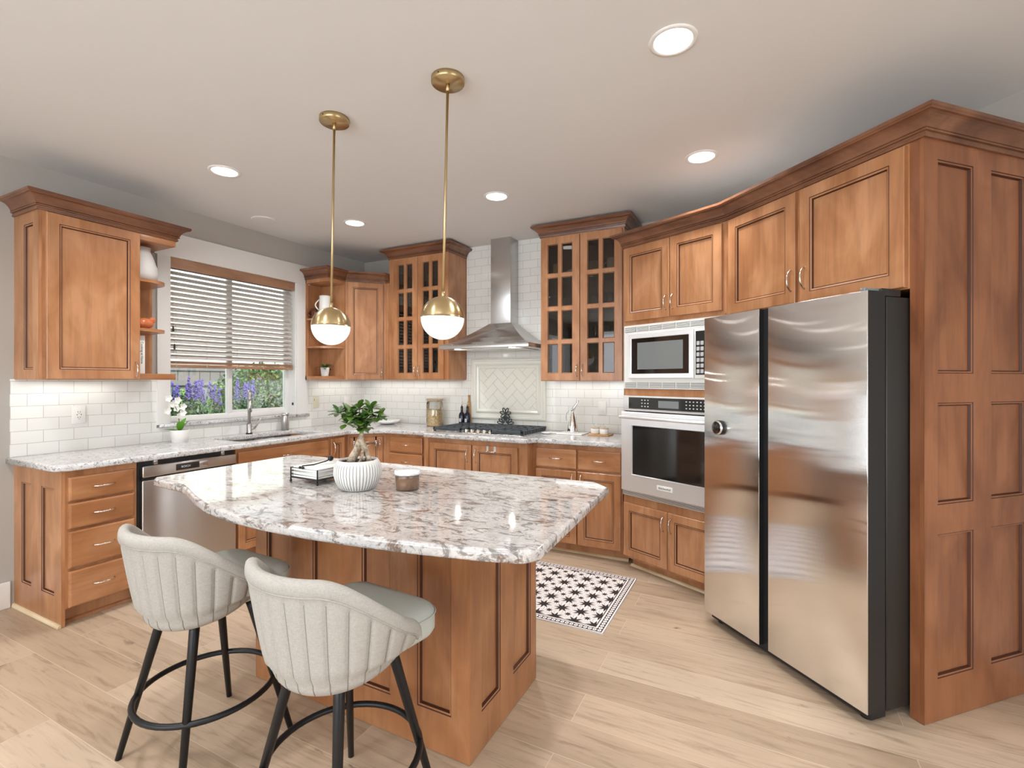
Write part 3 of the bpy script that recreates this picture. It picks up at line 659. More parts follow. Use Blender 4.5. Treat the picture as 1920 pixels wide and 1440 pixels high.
cw = MB(); sweep(cw, [(.004, -.84), (.33, -.84), (.33, -.61), (.61, -.33), (.665, -.33)], crown_prof(2.392, .095), M['crown']); tag(cw.build('crown_molding'), 'dark crown molding over the corner shelf unit and angled corner cabinet', 'molding')

def glass_cab(label, x0, wd, dx, zb, ztop, shelves, side='both'):
    t = thing('glass_door_cabinet', label, 'cabinet', (x0, -.33, 0), 0)
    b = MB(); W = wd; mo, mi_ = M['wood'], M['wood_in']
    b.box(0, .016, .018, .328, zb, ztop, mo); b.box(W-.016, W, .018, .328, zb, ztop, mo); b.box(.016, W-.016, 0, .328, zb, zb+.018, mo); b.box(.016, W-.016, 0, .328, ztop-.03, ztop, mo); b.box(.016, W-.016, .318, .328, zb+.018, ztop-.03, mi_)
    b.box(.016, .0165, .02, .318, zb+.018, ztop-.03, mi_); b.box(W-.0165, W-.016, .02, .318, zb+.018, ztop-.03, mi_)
    # face frame
    b.box(0, dx[0]+.02, -.001, .018, zb, ztop, mo); b.box(dx[3]-.02, W, -.001, .018, zb, ztop, mo); b.box(dx[0]+.02, dx[3]-.02, -.001, .018, ztop-.05, ztop, mo); b.box(dx[0]+.02, dx[3]-.02, -.001, .018, zb, zb+.03, mo)
    b.build('carcass', t, weld=False)
    for zz in shelves:
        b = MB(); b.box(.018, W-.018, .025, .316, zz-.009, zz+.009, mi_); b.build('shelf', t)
    for k_ in (0, 1):
        a0, a1 = dx[2*k_], dx[2*k_+1]; z0, z1 = zb+.006, ztop-.012
        b = MB(); fw = .062; y = -.021; px0, px1, pz0, pz1 = a0+fw, a1-fw, z0+fw, z1-fw; mid = (px0+px1)/2
        xs = [a0, px0, mid-.016, mid+.016, px1, a1]; hh = (pz1-pz0-3*.034)/4; zs = [z0]
        for q in range(4): zs += [pz0+q*(hh+.034), pz0+q*(hh+.034)+hh]
        zs += [z1]
        for i in range(5):
            for j in range(len(zs)-1):
                if i in (1, 3) and j % 2 == 1:
                    b.rings(xs[i], xs[i+1], zs[j], zs[j+1], [(0, y, mo), (.003, y+.003, M['glaze']), (.006, y+.006, mo), (.0065, -.002, M['glaze'])], mo, True)
                else: b.face([(xs[i], y, zs[j]), (xs[i+1], y, zs[j]), (xs[i+1], y, zs[j+1]), (xs[i], y, zs[j+1])], mo)
        b.rings(a0, a1, z0, z1, [(0, -.0005, mo), (0, -.021, mo)], mo, True)
        o = b.build('glass_door', t)
        b = MB(); b.box(px0-.002, px1+.002, -.010, -.008, pz0-.002, pz1+.002, M['cabglass']); b.build('glass_pane', o)
        handle(o, a1-.022 if k_ == 0 else a0+.022, z0+.085, .10)
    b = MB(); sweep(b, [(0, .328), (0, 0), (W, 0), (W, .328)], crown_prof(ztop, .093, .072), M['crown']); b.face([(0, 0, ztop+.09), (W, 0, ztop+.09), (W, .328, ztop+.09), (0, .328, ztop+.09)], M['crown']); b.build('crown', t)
    return t
SH = (1.712, 2.003, 2.285)
glass_cab('tall glass-door wall cabinet left of the range hood', .66, .735, (.070, .375, .380, .690), UB, 2.632, SH)
glass_cab('tall glass-door wall cabinet right of the range hood', 2.372, .735, (.008, .360, .367, .722), 1.378, 2.632, SH)

# glassware
def tumbler(name, r, h, label, cat='glass', mat=None, stem=False):
    b = MB(); m = mat or M['tumbler']
    if stem: b.lathe([(r*.8, 0), (r*.8, .003), (.004, .006), (.004, h*.45), (r*.7, h*.6), (r, h*.8), (r*.85, h)], m, n=14, cap=False)
    else: b.lathe([(r*.82, 0), (r, h), (r*.95, h), (r*.78, .006), (0, .006)], m, n=14, cap=True)
    return tag(b.build(name, weld=False), label, cat)
def mug(label, m=None, r=.04, h=.095):
    t = thing('mug', label, 'mug'); b = MB(); m = m or M['ceramic']
    b.lathe([(r*.9, 0), (r, .01), (r, h), (r*.92, h), (r*.9, .012), (0, .01)], m, n=20); b.build('cup', t, weld=False)
    b = MB(); b.tube([(r*.98+0*i, 0, 0) if 0 else (r*.95+.028*math.sin(PI*i/8), 0, h*.2+h*.6*i/8) for i in range(9)], .005, m, 8); b.build('handle', t); return t
for cx0, side, nx in ((.70, 'left', 10), (2.41, 'right', 10)):
    xs_ = [cx0+.045+i*.066 for i in range(nx)]
    for zi, sz in enumerate((UB+.019, 1.722, 2.013)):
        if side == 'left' and zi == 2: continue
        sname = ('bottom', 'second', 'third')[zi]; g0 = None
        hh = (.165, .12, .105)[zi]; rr = (.026, .028, .030)[zi]
        lab = 'clear drinking glass on the %s shelf of the glass-door cabinet %s of the hood' % (sname, side)
        proto = tumbler('drinking_glass', rr, hh, lab); proto['group'] = '%s shelf glasses, %s glass cabinet' % (sname, side)
        first = True
        for yy in (-.26, -.15, -.06):
            for x in xs_:
                if random.random() < .18: continue
                o = proto if first else proto.copy()
                if not first: C.objects.link(o)
                first = False; o.location = (x+random.uniform(-.006, .006), yy, sz)
zt = 2.295
mg = mug('white mug at the far right of the top shelf, right glass cabinet', M['ceramic'], .046, .11); mg.location = (2.985, -.25, zt); mg.rotation_euler = (0, 0, PI)
m2 = mug('cream printed mug beside the white mug on the top shelf of the right glass cabinet', M['vellum'], .045, .10); m2.location = (2.83, -.25, zt); m2.rotation_euler = (0, 0, PI*.8)
b = MB(); b.lathe([(.035, 0), (.04, .11), (.036, .115)], M['board'], n=20); tag(b.build('wooden_canister'), 'tan canister at the left of the top shelf in the right glass cabinet', 'canister').location = (2.49, -.24, zt)
b = MB(); b.lathe([(.03, 0), (.055, .055), (.052, .056), (.028, .006), (0, .005)], M['ceramic'], n=20); tag(b.build('bowl', weld=False), 'small white bowl behind the second pane on the top shelf of the right glass cabinet', 'bowl').location = (2.62, -.2, zt)
for i, (x, lab) in enumerate(((.80, 'stacked white serving dish at the left of the top shelf in the left glass cabinet'), (.93, 'shallow white dish second on the top shelf of the left glass cabinet'), (1.25, 'white dish at the right of the top shelf in the left glass cabinet'))):
    b = MB(); b.lathe([(.04, 0), (.06, .045), (.056, .046), (.036, .006), (0, .005)], M['ceramic'], n=20); tag(b.build('dish', weld=False), lab, 'dish').location = (x, -.2, zt)
b = MB(); b.lathe([(.038, 0), (.044, .15), (.040, .155)], M['vellum'], n=20); tag(b.build('vase'), 'patterned grey vase on the top shelf of the left glass cabinet', 'vase').location = (1.10, -.22, zt)
b = MB(); b.lathe([(.03, 0), (.07, .07), (.067, .07), (.028, .005), (0, .005)], M['ceramic'], n=20); tag(b.build('bowl', weld=False), 'white bowl on the third shelf of the left glass cabinet', 'bowl').location = (.90, -.19, 2.013)
b = MB(); b.lathe([(.045, 0), (.05, .10), (.03, .14), (.012, .15)], M['black'], n=20); tag(b.build('kettle'), 'dark teapot on the third shelf of the left glass cabinet', 'teapot').location = (1.12, -.2, 2.013)

# ---- range hood
hd = thing('range_hood', 'stainless steel pyramid range hood with tall narrow chimney', 'range hood', (1.885, -.010, 0))
b = MB(); b.box(-.106, .106, -.165, 0, 1.925, 2.742, M['steel'], .001); b.build('chimney', hd)
b = MB(); A = [(-.457, -.52, 1.708), (.457, -.52, 1.708), (.457, 0, 1.708), (-.457, 0, 1.708)]
prev = A
for t in (.15, .35, .6, .85, 1.0):
    s_ = t**.85; z = 1.708+(1.927-1.708)*(t**1.12); X = .457+(.118-.457)*s_; Yf = -.52+(-.175+.52)*s_
    q = [(-X, Yf, z), (X, Yf, z), (X, 0, z), (-X, 0, z)]
    for i in range(4): b.face([prev[i], prev[(i+1) % 4], q[(i+1) % 4], q[i]], M['steel'])
    prev = q
b.face(prev, M['steel_v']); b.build('canopy', hd)
b = MB(); b.box(-.457, .457, -.52, 0, 1.672, 1.708, M['steel'], .001); b.build('lip', hd)
b = MB(); b.box(-.36, .36, -.43, -.08, 1.666, 1.672, M['steel']); b.build('filter', hd)
for xx in (-.28, .28):
    b = MB(); b.lathe([(.030, 1.666), (.030, 1.670)], M['hoodlamp'], (xx, -.475, 0), 20); b.build('lamp', hd)
for xx in (1.605, 2.165): area('hood_lamp', (xx, -.485, 1.664), (.03, .03), 1.0, (0, 0, 0), (1, .93, .82), 'DISK')

# ---- gas cooktop
ck = thing('cooktop', 'black cast-iron gas cooktop with five steel knobs set into the granite', 'cooktop', (1.885, -.375, .914))
b = MB(); b.box(-.455, .455, -.265, .265, .001, .010, M['steel'], .003); b.build('tray', ck)
for i, (gx0, gx1, gy0) in enumerate(((-.448, -.15, -.262), (-.145, .145, -.14), (.15, .448, -.262))):
    b = MB(); gy1 = .258; zt_ = .048; m = M['slate']
    b.box(gx0, gx1, gy0, gy0+.020, .022, zt_, m, .003); b.box(gx0, gx1, gy1-.02, gy1, .022, zt_, m, .003)
    b.box(gx0, gx0+.016, gy0, gy1, .026, zt_, m, .003); b.box(gx1-.016, gx1, gy0, gy1, .026, zt_, m, .003)
    for k_ in range(1, 4):
        yy = gy0+(gy1-gy0)*k_/4; b.box(gx0, gx1, yy-.006, yy+.006, .030, zt_, m, .002)
    xm = (gx0+gx1)/2; b.box(xm-.006, xm+.006, gy0, gy1, .030, zt_, m, .002)
    for xx in (gx0+.07, gx1-.07): b.box(xx-.005, xx+.005, gy0, gy1, .032, zt_, m, .002)
    for xx in (gx0+.012, gx1-.012):
        for yy in (gy0+.012, gy1-.012): b.box(xx-.008, xx+.008, yy-.008, yy+.008, .010, .03, m)
    if i == 2:
        for k_ in range(11):
            yy = gy0+.02+k_*.045; b.box(gx1-.004, gx1+.012, yy, yy+.012, .012, zt_-.004, m, .001)
    b.build('grate', ck, weld=False)
for xx, yy, r in ((-.30, -.13, .04), (-.30, .13, .045), (0, .08, .06), (.30, -.13, .045), (.30, .13, .035)):
    b = MB(); b.lathe([(r, .010), (r, .020), (r*.8, .024), (r*.8, .028)], M['black'], (xx, yy, 0), 20); b.build('burner', ck)
for i in range(5):
    xx = -.13+i*.062; b = MB(); b.lathe([(.022, .010), (.020, .016), (.017, .030), (.014, .034)], M['nickel'], (xx, -.205, 0), 16); b.box(xx-.003, xx+.003, -.22, -.19, .030, .038, M['nickel'], .001); b.build('knob', ck)

# ---- oven tower and wall
OA = math.radians(-26)
OO = (3.187, -.664)
ov = thing('oven_cabinet', 'tall angled maple cabinet holding the microwave and wall oven', 'cabinet', (*OO, 0), OA)
b = MB(); mt = M['wood']
b.box(0, .80, .008, .60, 1.80, 2.36, mt); b.box(0, .80, .008, .60, .08, .545, mt); b.box(.03, .80, .065, .60, .003, .08, mt); b.box(0, .010, 0, .60, .545, 1.80, mt); b.box(.79, .80, 0, .60, .545, 1.80, mt)
b.box(0, .80, 0, .010, 1.782, 2.36, mt); b.box(0, .80, 0, .6, 1.275, 1.322, mt); b.box(0, .80, 0, .010, .08, .545, mt); b.box(.01, .79, .5, .6, .545, 1.8, mt); b.build('carcass', ov, weld=False)
door(ov, .014, .402, 1.815, 2.350, .378, 1.915, .060); door(ov, .407, .776, 1.815, 2.350, .432, 1.915, .060)
door(ov, .010, .386, .098, .488, .358, .405, .057); door(ov, .391, .780, .098, .488, .418, .405, .057)
shoe(ov, .02, .80, .065)
mw = thing('microwave', 'built-in microwave with a white vented trim kit above the wall oven', 'microwave', (*OO, 0), OA)
b = MB(); m = M['plastic']; ms = M['ovensteel']
b.box(.012, .788, -.012, .0, 1.324, 1.783, m); b.box(.015, .785, .0, .40, 1.33, 1.775, M['black']); o = b.build('trim_kit', mw)
for z0, z1 in ((1.735, 1.772), (1.334, 1.372)):
    b = MB()
    for k_ in range(7):
        xx = .022+k_*.108; b.box(xx, xx+.100, -.014, -.012, z0, z1, M['greyglass'])
        for q in range(4): zz = z0+.004+q*(z1-z0)/4; b.box(xx, xx+.100, -.020, -.013, zz, zz+.0045, m)
    b.build('vent', mw, weld=False)
b = MB(); b.rings(.062, .592, 1.398, 1.716, [(0, -.013, ms), (0, -.030, ms), (.004, -.034, ms), (.030, -.034, ms), (.033, -.031, ms)], M['blackglass']); o = b.build('door', mw)
b = MB(); b.box(.148, .516, -.0325, -.031, 1.462, 1.652, M['greyglass']); b.build('window', o)
b = MB(); b.box(.596, .738, -.026, -.013, 1.398, 1.716, m, .002); o = b.build('control_panel', mw)
b = MB(); b.box(.606, .728, -.028, -.026, 1.42, 1.70, M['blackglass'])
for i in range(6):
    for j in range(4): b.box(.614+j*.028, .634+j*.028, -.0292, -.028, 1.43+i*.036, 1.455+i*.036, M['inkw'], .003)
b.build('keypad', o, weld=False)
on = thing('built_in_oven', 'stainless steel single wall oven with black glass door below the microwave', 'oven', (*OO, 0), OA)
b = MB(); b.box(.014, .786, .0, .48, .548, 1.272, M['black']); b.build('body', on)
b = MB(); b.box(.010, .790, -.020, .0, 1.165, 1.274, ms, .003); o = b.build('control_panel', on)
b = MB(); b.box(.062, .74, -.0215, -.020, 1.180, 1.262, M['blackglass']); o2 = b.build('display', o)
b = MB(); b.box(.318, .478, -.0222, -.0215, 1.195, 1.243, M['greyglass']); b.build('screen', o); b = MB()
for (cx_, n_, m_) in ((.175, 3, 3), (.53, 6, 3)):
    for i in range(n_):
        for j in range(m_): b.box(cx_+i*.026, cx_+i*.026+.010, -.0222, -.0215, 1.196+j*.022, 1.196+j*.022+.007, M['inkw'])
b.build('touch_keys', o, weld=False)
b = MB(); b.rings(.008, .792, .585, 1.156, [(0, -.0005, ms), (0, -.038, ms), (.004, -.042, ms)], ms, True)
b.rings(.012, .788, .589, 1.152, [(0, -.042, ms)], ms, True)
X0, X1, Z0, Z1 = .098, .702, .700, 1.068
for q in ((.012, X0, .589, 1.152), (X1, .788, .589, 1.152), (X0, X1, .589, Z0), (X0, X1, Z1, 1.152)): b.face([(q[0], -.042, q[2]), (q[1], -.042, q[2]), (q[1], -.042, q[3]), (q[0], -.042, q[3])], ms)
b.rings(X0, X1, Z0, Z1, [(0, -.042, ms), (-.0, -.045, ms), (.006, -.045, ms), (.010, -.036, ms)], M['blackglass']); o = b.build('door', on)
b = MB(); b.tube([(.03, -.085, 1.120), (.77, -.085, 1.120)], .0115, M['ovensteel'], 14)
for xx in (.035, .765): b.tube([(xx, -.040, 1.120), (xx, -.085, 1.120)], .010, M['ovensteel'], 10)
b.build('handle', o)
b = MB(); b.box(.322, .446, -.0445, -.042, .634, .668, M['plastic'], .0008); o3 = b.build('badge', o)
t_ = text('lettering', 'KitchenAid', .021, (.384, -.0452, .651), (PI/2, 0, 0), M['ink'], o3)
b = MB(); b.box(.010, .790, -.020, 0, .546, .582, M['darkgrey'])
for q in range(4): b.box(.010, .790, -.026, -.018, .548+q*.009, .5525+q*.009, ms)
b.build('vent', on, weld=False)

# ---- cabinets over refrigerator + tall end panel
FA = -PI/4; FP = (3.903, -1.013)   # left end of the refrigerator run (front plane)
fcb = thing('upper_cabinet', 'deep two-door maple cabinet above the refrigerator', 'cabinet', (*FP, 0), FA)
b = MB(); b.box(0, 1.035, .0, .70, 1.762, 2.36, M['wood']); b.build('carcass', fcb)
door(fcb, .036, .505, 1.782, 2.352, .482, 1.90, .062, L=.11); door(fcb, .530, 1.026, 1.768, 2.352, .560, 1.90, .062, L=.11)
pn = thing('pantry_panel', 'tall maple side panel, toned dark as if shaded, with six recessed panels right of the refrigerator', 'panel', (*FP, 0), FA)
PW = 1.072; 
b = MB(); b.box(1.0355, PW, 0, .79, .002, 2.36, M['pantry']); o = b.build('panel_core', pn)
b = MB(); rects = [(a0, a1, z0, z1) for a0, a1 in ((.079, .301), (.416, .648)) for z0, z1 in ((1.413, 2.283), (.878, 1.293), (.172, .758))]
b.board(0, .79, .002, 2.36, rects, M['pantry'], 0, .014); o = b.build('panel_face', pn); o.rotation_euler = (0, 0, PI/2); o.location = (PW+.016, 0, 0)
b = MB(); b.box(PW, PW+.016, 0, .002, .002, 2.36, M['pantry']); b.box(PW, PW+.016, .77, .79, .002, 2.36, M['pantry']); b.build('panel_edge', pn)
# left filler panel beside the refrigerator
fp2 = MB(); fp2.box(-.0, .018, .002, .70, .002, 1.762, M['wood']); o = fp2.build('side_panel', fcb)
cr = MB(); c_, s_ = math.cos(FA), math.sin(FA)
E1 = (FP[0]+c_*(PW+.016), FP[1]+s_*(PW+.016)); E2 = (E1[0]-s_*.79, E1[1]+c_*.79)
O0 = (OO[0]-math.sin(OA)*.34, OO[1]+math.cos(OA)*.34)
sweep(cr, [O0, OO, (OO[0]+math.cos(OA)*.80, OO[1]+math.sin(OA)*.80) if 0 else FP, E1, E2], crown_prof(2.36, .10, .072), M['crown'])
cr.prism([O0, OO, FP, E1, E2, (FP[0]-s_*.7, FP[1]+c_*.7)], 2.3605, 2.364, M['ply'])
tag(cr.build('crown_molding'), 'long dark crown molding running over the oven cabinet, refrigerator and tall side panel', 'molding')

# ---- refrigerator
fo = (3.797, -1.248)
fr = thing('refrigerator', 'stainless steel side-by-side refrigerator with a round black dial', 'refrigerator', (*fo, 0), FA)
b = MB(); b.box(.012, .938, .115, .86, .045, 1.725, M['darkgrey'], .004); b.build('body', fr)
def fdoor(x0, x1, nm, xr):
    b = MB(); b.box(x0, x1, .004, .098, .058, 1.742, M['black']); b.box(x0, x1, 0, .005, .058, 1.742, M['fridge'], .0015)
    return b.build(nm, fr, weld=False)
d_l = fdoor(.004, .402, 'freezer_door', 0); d_r = fdoor(.458, .944, 'refrigerator_door', 1)
b = MB(); b.box(.402, .458, .030, .098, .058, 1.742, M['black']); b.build('handle_channel', fr)
b = MB(); R = Matrix.Translation((.131, -.0, 1.123)) @ Matrix.Rotation(PI/2, 4, 'X')
b.lathe([(.040, 0), (.040, .013), (.038, .014), (.0385, .014), (.0385, .024), (.034, .027), (.0335, .0275), (0, .0275)], M['black'], n=36, mat=R, mats=[M['black'], M['black'], M['black'], M['chrome'], M['chrome'], M['chrome'], M['blackglass']], cap=False); b.build('dial', d_l)
b = MB(); b.box(.905, .925, .012, .12, 1.742, 1.757, M['greyglass'], .003); b.box(.86, .937, .09, .20, 1.726, 1.757, M['darkgrey'], .003); b.build('hinge_cover', fr)
b = MB(); b.box(.02, .93, .04, .12, .020, .056, M['black'])
b.build('base_grille', fr)
for xx in (.06, .885):
    for yy in (.08, .75):
        b = MB(); b.lathe([(.024, 0), (.024, .012), (.012, .016), (.012, .046)], M['black'], (xx, yy, 0), 16); b.build('foot', fr)

# ------------------------------------------------------------------ island
isl = thing('kitchen_island', 'maple kitchen island base with recessed vertical panels', 'island')
IX0, IX1, IY0, IY1 = 1.985, 3.157, -2.78, -2.20
b = MB(); b.box(IX0+.02, IX1-.02, IY0+.02, IY1, .003, .874, M['islandwood']); b.build('carcass', isl)
b = MB(); b.board(IX0, IX1, 0.002, .874, [(2.061, 2.221, .150, .80), (2.359, 2.51, .150, .80), (2.641, 2.791, .150, .80), (2.921, 3.076, .150, .80)], M['islandwood'], IY0, .014); b.build('front_panel', isl)
M['islandside'] = M['pantry']
b = MB(); b.board(0, IY1-IY0, 0.002, .874, [(.082, .232, .145, .80), (.345, .52, .145, .80)], M['islandwood'], 0, .014); o = b.build('end_panel', isl); o.rotation_euler = (0, 0, PI/2); o.location = (IX1, IY0, 0)
b = MB(); b.board(0, IY1-IY0, 0.002, .874, [(.082, .232, .145, .80), (.345, .52, .145, .80)], M['islandwood'], 0, .014); o = b.build('end_panel', isl); o.rotation_euler = (0, 0, -PI/2); o.location = (IX0, IY1, 0)
b = MB(); b.box(IX0, IX1, IY1-.002, IY1, .002, .874, M['islandwood']); b.build('back_panel', isl)
itop = [(3.405, -2.075), (3.49, -2.165), (3.535, -3.02), (3.50, -3.065)]
from_px = [(3.40, -3.095), (3.20, -3.135), (3.00, -3.165), (2.80, -3.185), (2.60, -3.19), (2.40, -3.18), (2.20, -3.145), (2.02, -3.085), (1.86, -3.02), (1.76, -2.985), (1.50, -2.965), (1.46, -2.94)]
itop += from_px+[(1.46, -2.16), (1.50, -2.12)]
tag(slab('island_countertop', itop[::-1], [], .876, .914, .011, M['granite']), 'large veined granite island top with a bowed front edge', 'countertop')

# ------------------------------------------------------------------ rug
RX0, RX1, RY0, RY1 = 2.02, 3.325, -1.685, -.853
b = MB(); b.box(RX0, RX1, RY0, RY1, .0005, .006, M['rugwhite'])
zr = .0064
def poly2(pts, z=zr): 
    pts = clip(pts, IXa, IXb, IYa, IYb)
    if len(pts) > 2: b.face([(x, y, z) for x, y in pts], M['rugblack'])
bw = .062; IXa, IXb, IYa, IYb = RX0+bw, RX1-bw, RY0+bw, RY1-bw
def star(cx, cy, R, r, n, a0=0):
    ps = [(cx+(R if i % 2 == 0 else r)*math.cos(a0+PI*i/n), cy+(R if i % 2 == 0 else r)*math.sin(a0+PI*i/n)) for i in range(2*n)]
    for i in range(0, 2*n, 2): poly2([(cx, cy), ps[i-1], ps[i], ps[(i+1) % (2*n)]])
g = .119; ox, oy = 3.135, -1.02
for i in range(-11, 4):
    for j in range(-7, 4):
        star(ox+i*g, oy+j*g, .056, .022, 8, 0)
        star(ox+(i+.5)*g, oy+(j+.5)*g, .026, .011, 8, PI/8)
        # fine lattice lines arching between the large stars
        for a, bb in (((0, 0), (1, 0)), ((0, 0), (0, 1))):
            x0_, y0_ = ox+i*g, oy+j*g; x1_, y1_ = x0_+a[0]*0+bb[0]*g, y0_+bb[1]*g
            for sgn in (1, -1):
                pts = []
                for q in range(7):
                    t = q/6; bow = .024*math.sin(PI*t)*sgn; px_, py_ = x0_+(x1_-x0_)*t, y0_+(y1_-y0_)*t
                    pts.append((px_+(bow if bb[1] else 0), py_+(bow if bb[0] else 0)))
                for q in range(6):
                    (ax_, ay_), (bx_, by_) = pts[q], pts[q+1]; dx_, dy_ = bx_-ax_, by_-ay_; L_ = math.hypot(dx_, dy_); nx_, ny_ = -dy_/L_*.0007, dx_/L_*.0007
                    poly2([(ax_+nx_, ay_+ny_), (ax_-nx_, ay_-ny_), (bx_-nx_, by_-ny_), (bx_+nx_, by_+ny_)])
IXa, IXb, IYa, IYb = RX0, RX1, RY0, RY1
def band(i0, i1):
    for q in ((RX0+i0, RX1-i0, RY0+i0, RY0+i1), (RX0+i0, RX1-i0, RY1-i1, RY1-i0), (RX0+i0, RX0+i1, RY0+i1, RY1-i1), (RX1-i1, RX1-i0, RY0+i1, RY1-i1)): b.face([(q[0], q[2], zr), (q[1], q[2], zr), (q[1], q[3], zr), (q[0], q[3], zr)], M['rugblack'])
band(.012, .045); band(.056, .062); band(.0, .0025)
zr = .0068; M_ = M['rugblack']
def circ(cx, cy, R, m, z, n=10): b.face([(cx+R*math.cos(2*PI*i/n), cy+R*math.sin(2*PI*i/n), z) for i in range(n)], m)
nx_ = int((RX1-RX0-.06)/.027)
for i in range(nx_+1):
    x = RX0+.0285+i*(RX1-RX0-.057)/nx_
    for y in (RY0+.0285, RY1-.0285): circ(x, y, .0122, M['rugwhite'], .0068); circ(x, y, .0042, M['rugblack'], .0072, 4)
ny_ = int((RY1-RY0-.06)/.027)
for j in range(1, ny_):
    y = RY0+.0285+j*(RY1-RY0-.057)/ny_
    for x in (RX0+.0285, RX1-.0285): circ(x, y, .0122, M['rugwhite'], .0068); circ(x, y, .0042, M['rugblack'], .0072, 4)
tag(b.build('kitchen_rug', weld=False), 'cream kitchen mat with charcoal star tiles on the floor behind the island', 'rug')

# ------------------------------------------------------------------ bar stools
def make_stool():
    t = thing('bar_stool', 'cream channel-tufted counter stool at the left end of the island', 'stool', (0, 0, 0), 0, None)
    b = MB(); NF, fm = 128, math.radians(101); nch = 16
    def H(f):
        a = abs(f)/fm; s_ = min(1, max(0, (a-.32)/.75)); s_ = s_*s_*(3-2*s_); return .868-.180*s_-(.02*max(0,(a-.93)/.07)**2)
    def ZB(f):
        a = abs(f)/fm; return .508+.055*a**2
    cols = []; pipe = []; seams = {}
    for i in range(NF+1):
        f = -fm+2*fm*i/NF; h, zb = H(f), ZB(f); a = abs(f)/fm; th = .036*min(1, ((1-a)*14+.25)**.5); chn = abs(math.sin(PI*i*nch/NF)); pts = []
        dirx, diry = math.sin(f), -math.cos(f)
        def P(r, z): return (dirx*r*1.0, diry*r*.93, z)
        def RO(z):
            t_ = max(0, min(1, (z-zb)/(h-zb))); return .212+.072*t_**.75
        # underside to outside bottom (rounded)
        ro0 = RO(zb)
        for q in range(7):
            an = q/6*PI/2; pts.append(P(ro0-.045+.049*math.sin(an), zb+.050*(1-math.cos(an))))
        K = 12; z1 = zb+.055; z2 = h-.045
        for q in range(1, K+1):
            z = z1+(z2-z1)*q/K; e = 1 if q < K else 0; sc = -.0085*(1-chn**.26) if q < K else -.004; pts.append(P(RO(z)+.004+sc, z))
        rr_ = RO(h-.02)+.005; pts.append(P(rr_+.001, h-.036)); pipe.append(P(RO(z2)+.0045, z2+.002))
        for q in range(7):
            an = q/6*PI; pts.append(P(rr_-th/2+th/2*math.cos(an), h-.018+.018*math.sin(an)))
        for q in range(1, 9):
            z = (h-.018)+(zb+.03-(h-.018))*q/8; pts.append(P(RO(z)-th, z))
        pts.append(P(ro0-.045, zb+.012))
        seams[i] = [Vector(p)*1.0 for p in pts[3:18]]; cols.append([b.bm.verts.new(p) for p in pts])
    L_ = len(cols[0]); mi = b.mi(M['linen'])
    for i in range(NF):
        for j in range(L_):
            f_ = b.bm.faces.new([cols[i][j], cols[i+1][j], cols[i+1][(j+1) % L_], cols[i][(j+1) % L_]]); f_.smooth = True
    for cc_ in (cols[0], cols[-1]):
        f_ = b.bm.faces.new(cc_)
    b.build('backrest', t, weld=False)
    b = MB(); b.tube(pipe, .0028, M['linen'], 6); b.build('piping', t)
    b = MB()
    for i in range(8, NF, 8): b.tube([tuple(p) for p in seams[i]], .0014, M['seam'], 5)
    b.build('channel_seams', t)['kind'] = 'stuff'
    # seat cushion, deeper than the shell, rounded rectangle
    def rr(w_, d0, d1, r, z): return [(x, y, z) for x, y in arc(w_-r, d1-r, r, 0, 90)+arc(-w_+r, d1-r, r, 90, 180)+[((w_-.012)*math.cos(a), -d0*math.sin(a)*1.0) for a in [PI+PI*i/16 for i in range(17)]]]
    b = MB(); rows = []
    for (g0, z) in ((.03, .560), (.008, .566), (0, .580), (0, .628), (.006, .642), (.020, .653), (.045, .658), (.09, .661)):
        rows.append([b.bm.verts.new(p) for p in rr(.205-g0, -.168+g0, .238-g0, max(.075-g0*.6, .03), z)])
    mi = b.mi(M['seat'])
    for A, B in zip(rows, rows[1:]):
        for i in range(len(A)): f_ = b.bm.faces.new([A[i], A[(i+1) % len(A)], B[(i+1) % len(A)], B[i]]); f_.material_index = mi; f_.smooth = True
    f_ = b.bm.faces.new(rows[-1]); f_.smooth = True; b.bm.faces.new(rows[0][::-1]); b.build('seat', t, weld=False)
    b = MB(); b.tube([(*p[:2], .630) for p in rr(.2065, -.1695, .2395, .075, 0)], .0022, M['seat'], 6, True); b.build('seat_piping', t)
    b = MB(); b.box(-.112, .112, -.112, .112, .535, .562, M['blackmetal'], .006); b.lathe([(.10, .505), (.10, .536)], M['blackmetal'], n=24); b.build('seat_plate', t)
    for sx in (1, -1):
        for sy in (1, -1):
            b = MB(); b.tube([(sx*.098, sy*.098, .545), (sx*.108, sy*.108, .50), (sx*.205, sy*.205, .001)], [.0165, .0165, .0105], M['blackmetal'], 14); b.build('leg', t)
    b = MB(); b.tube([(.232*math.cos(2*PI*i/48), .232*math.sin(2*PI*i/48), .225) for i in range(48)], .0105, M['blackmetal'], 10, True); b.build('footrest_ring', t)
    return t
st1 = make_stool()
st1.location = (2.205, -3.135, 0); st1.rotation_euler = (0, 0, math.radians(-2))
st1['group'] = 'counter stools'
st2 = dup(st1, (2.930, -3.155, 0), math.radians(-4), 'cream channel-tufted counter stool nearest the camera, in front of the island'); st2['group'] = 'counter stools'

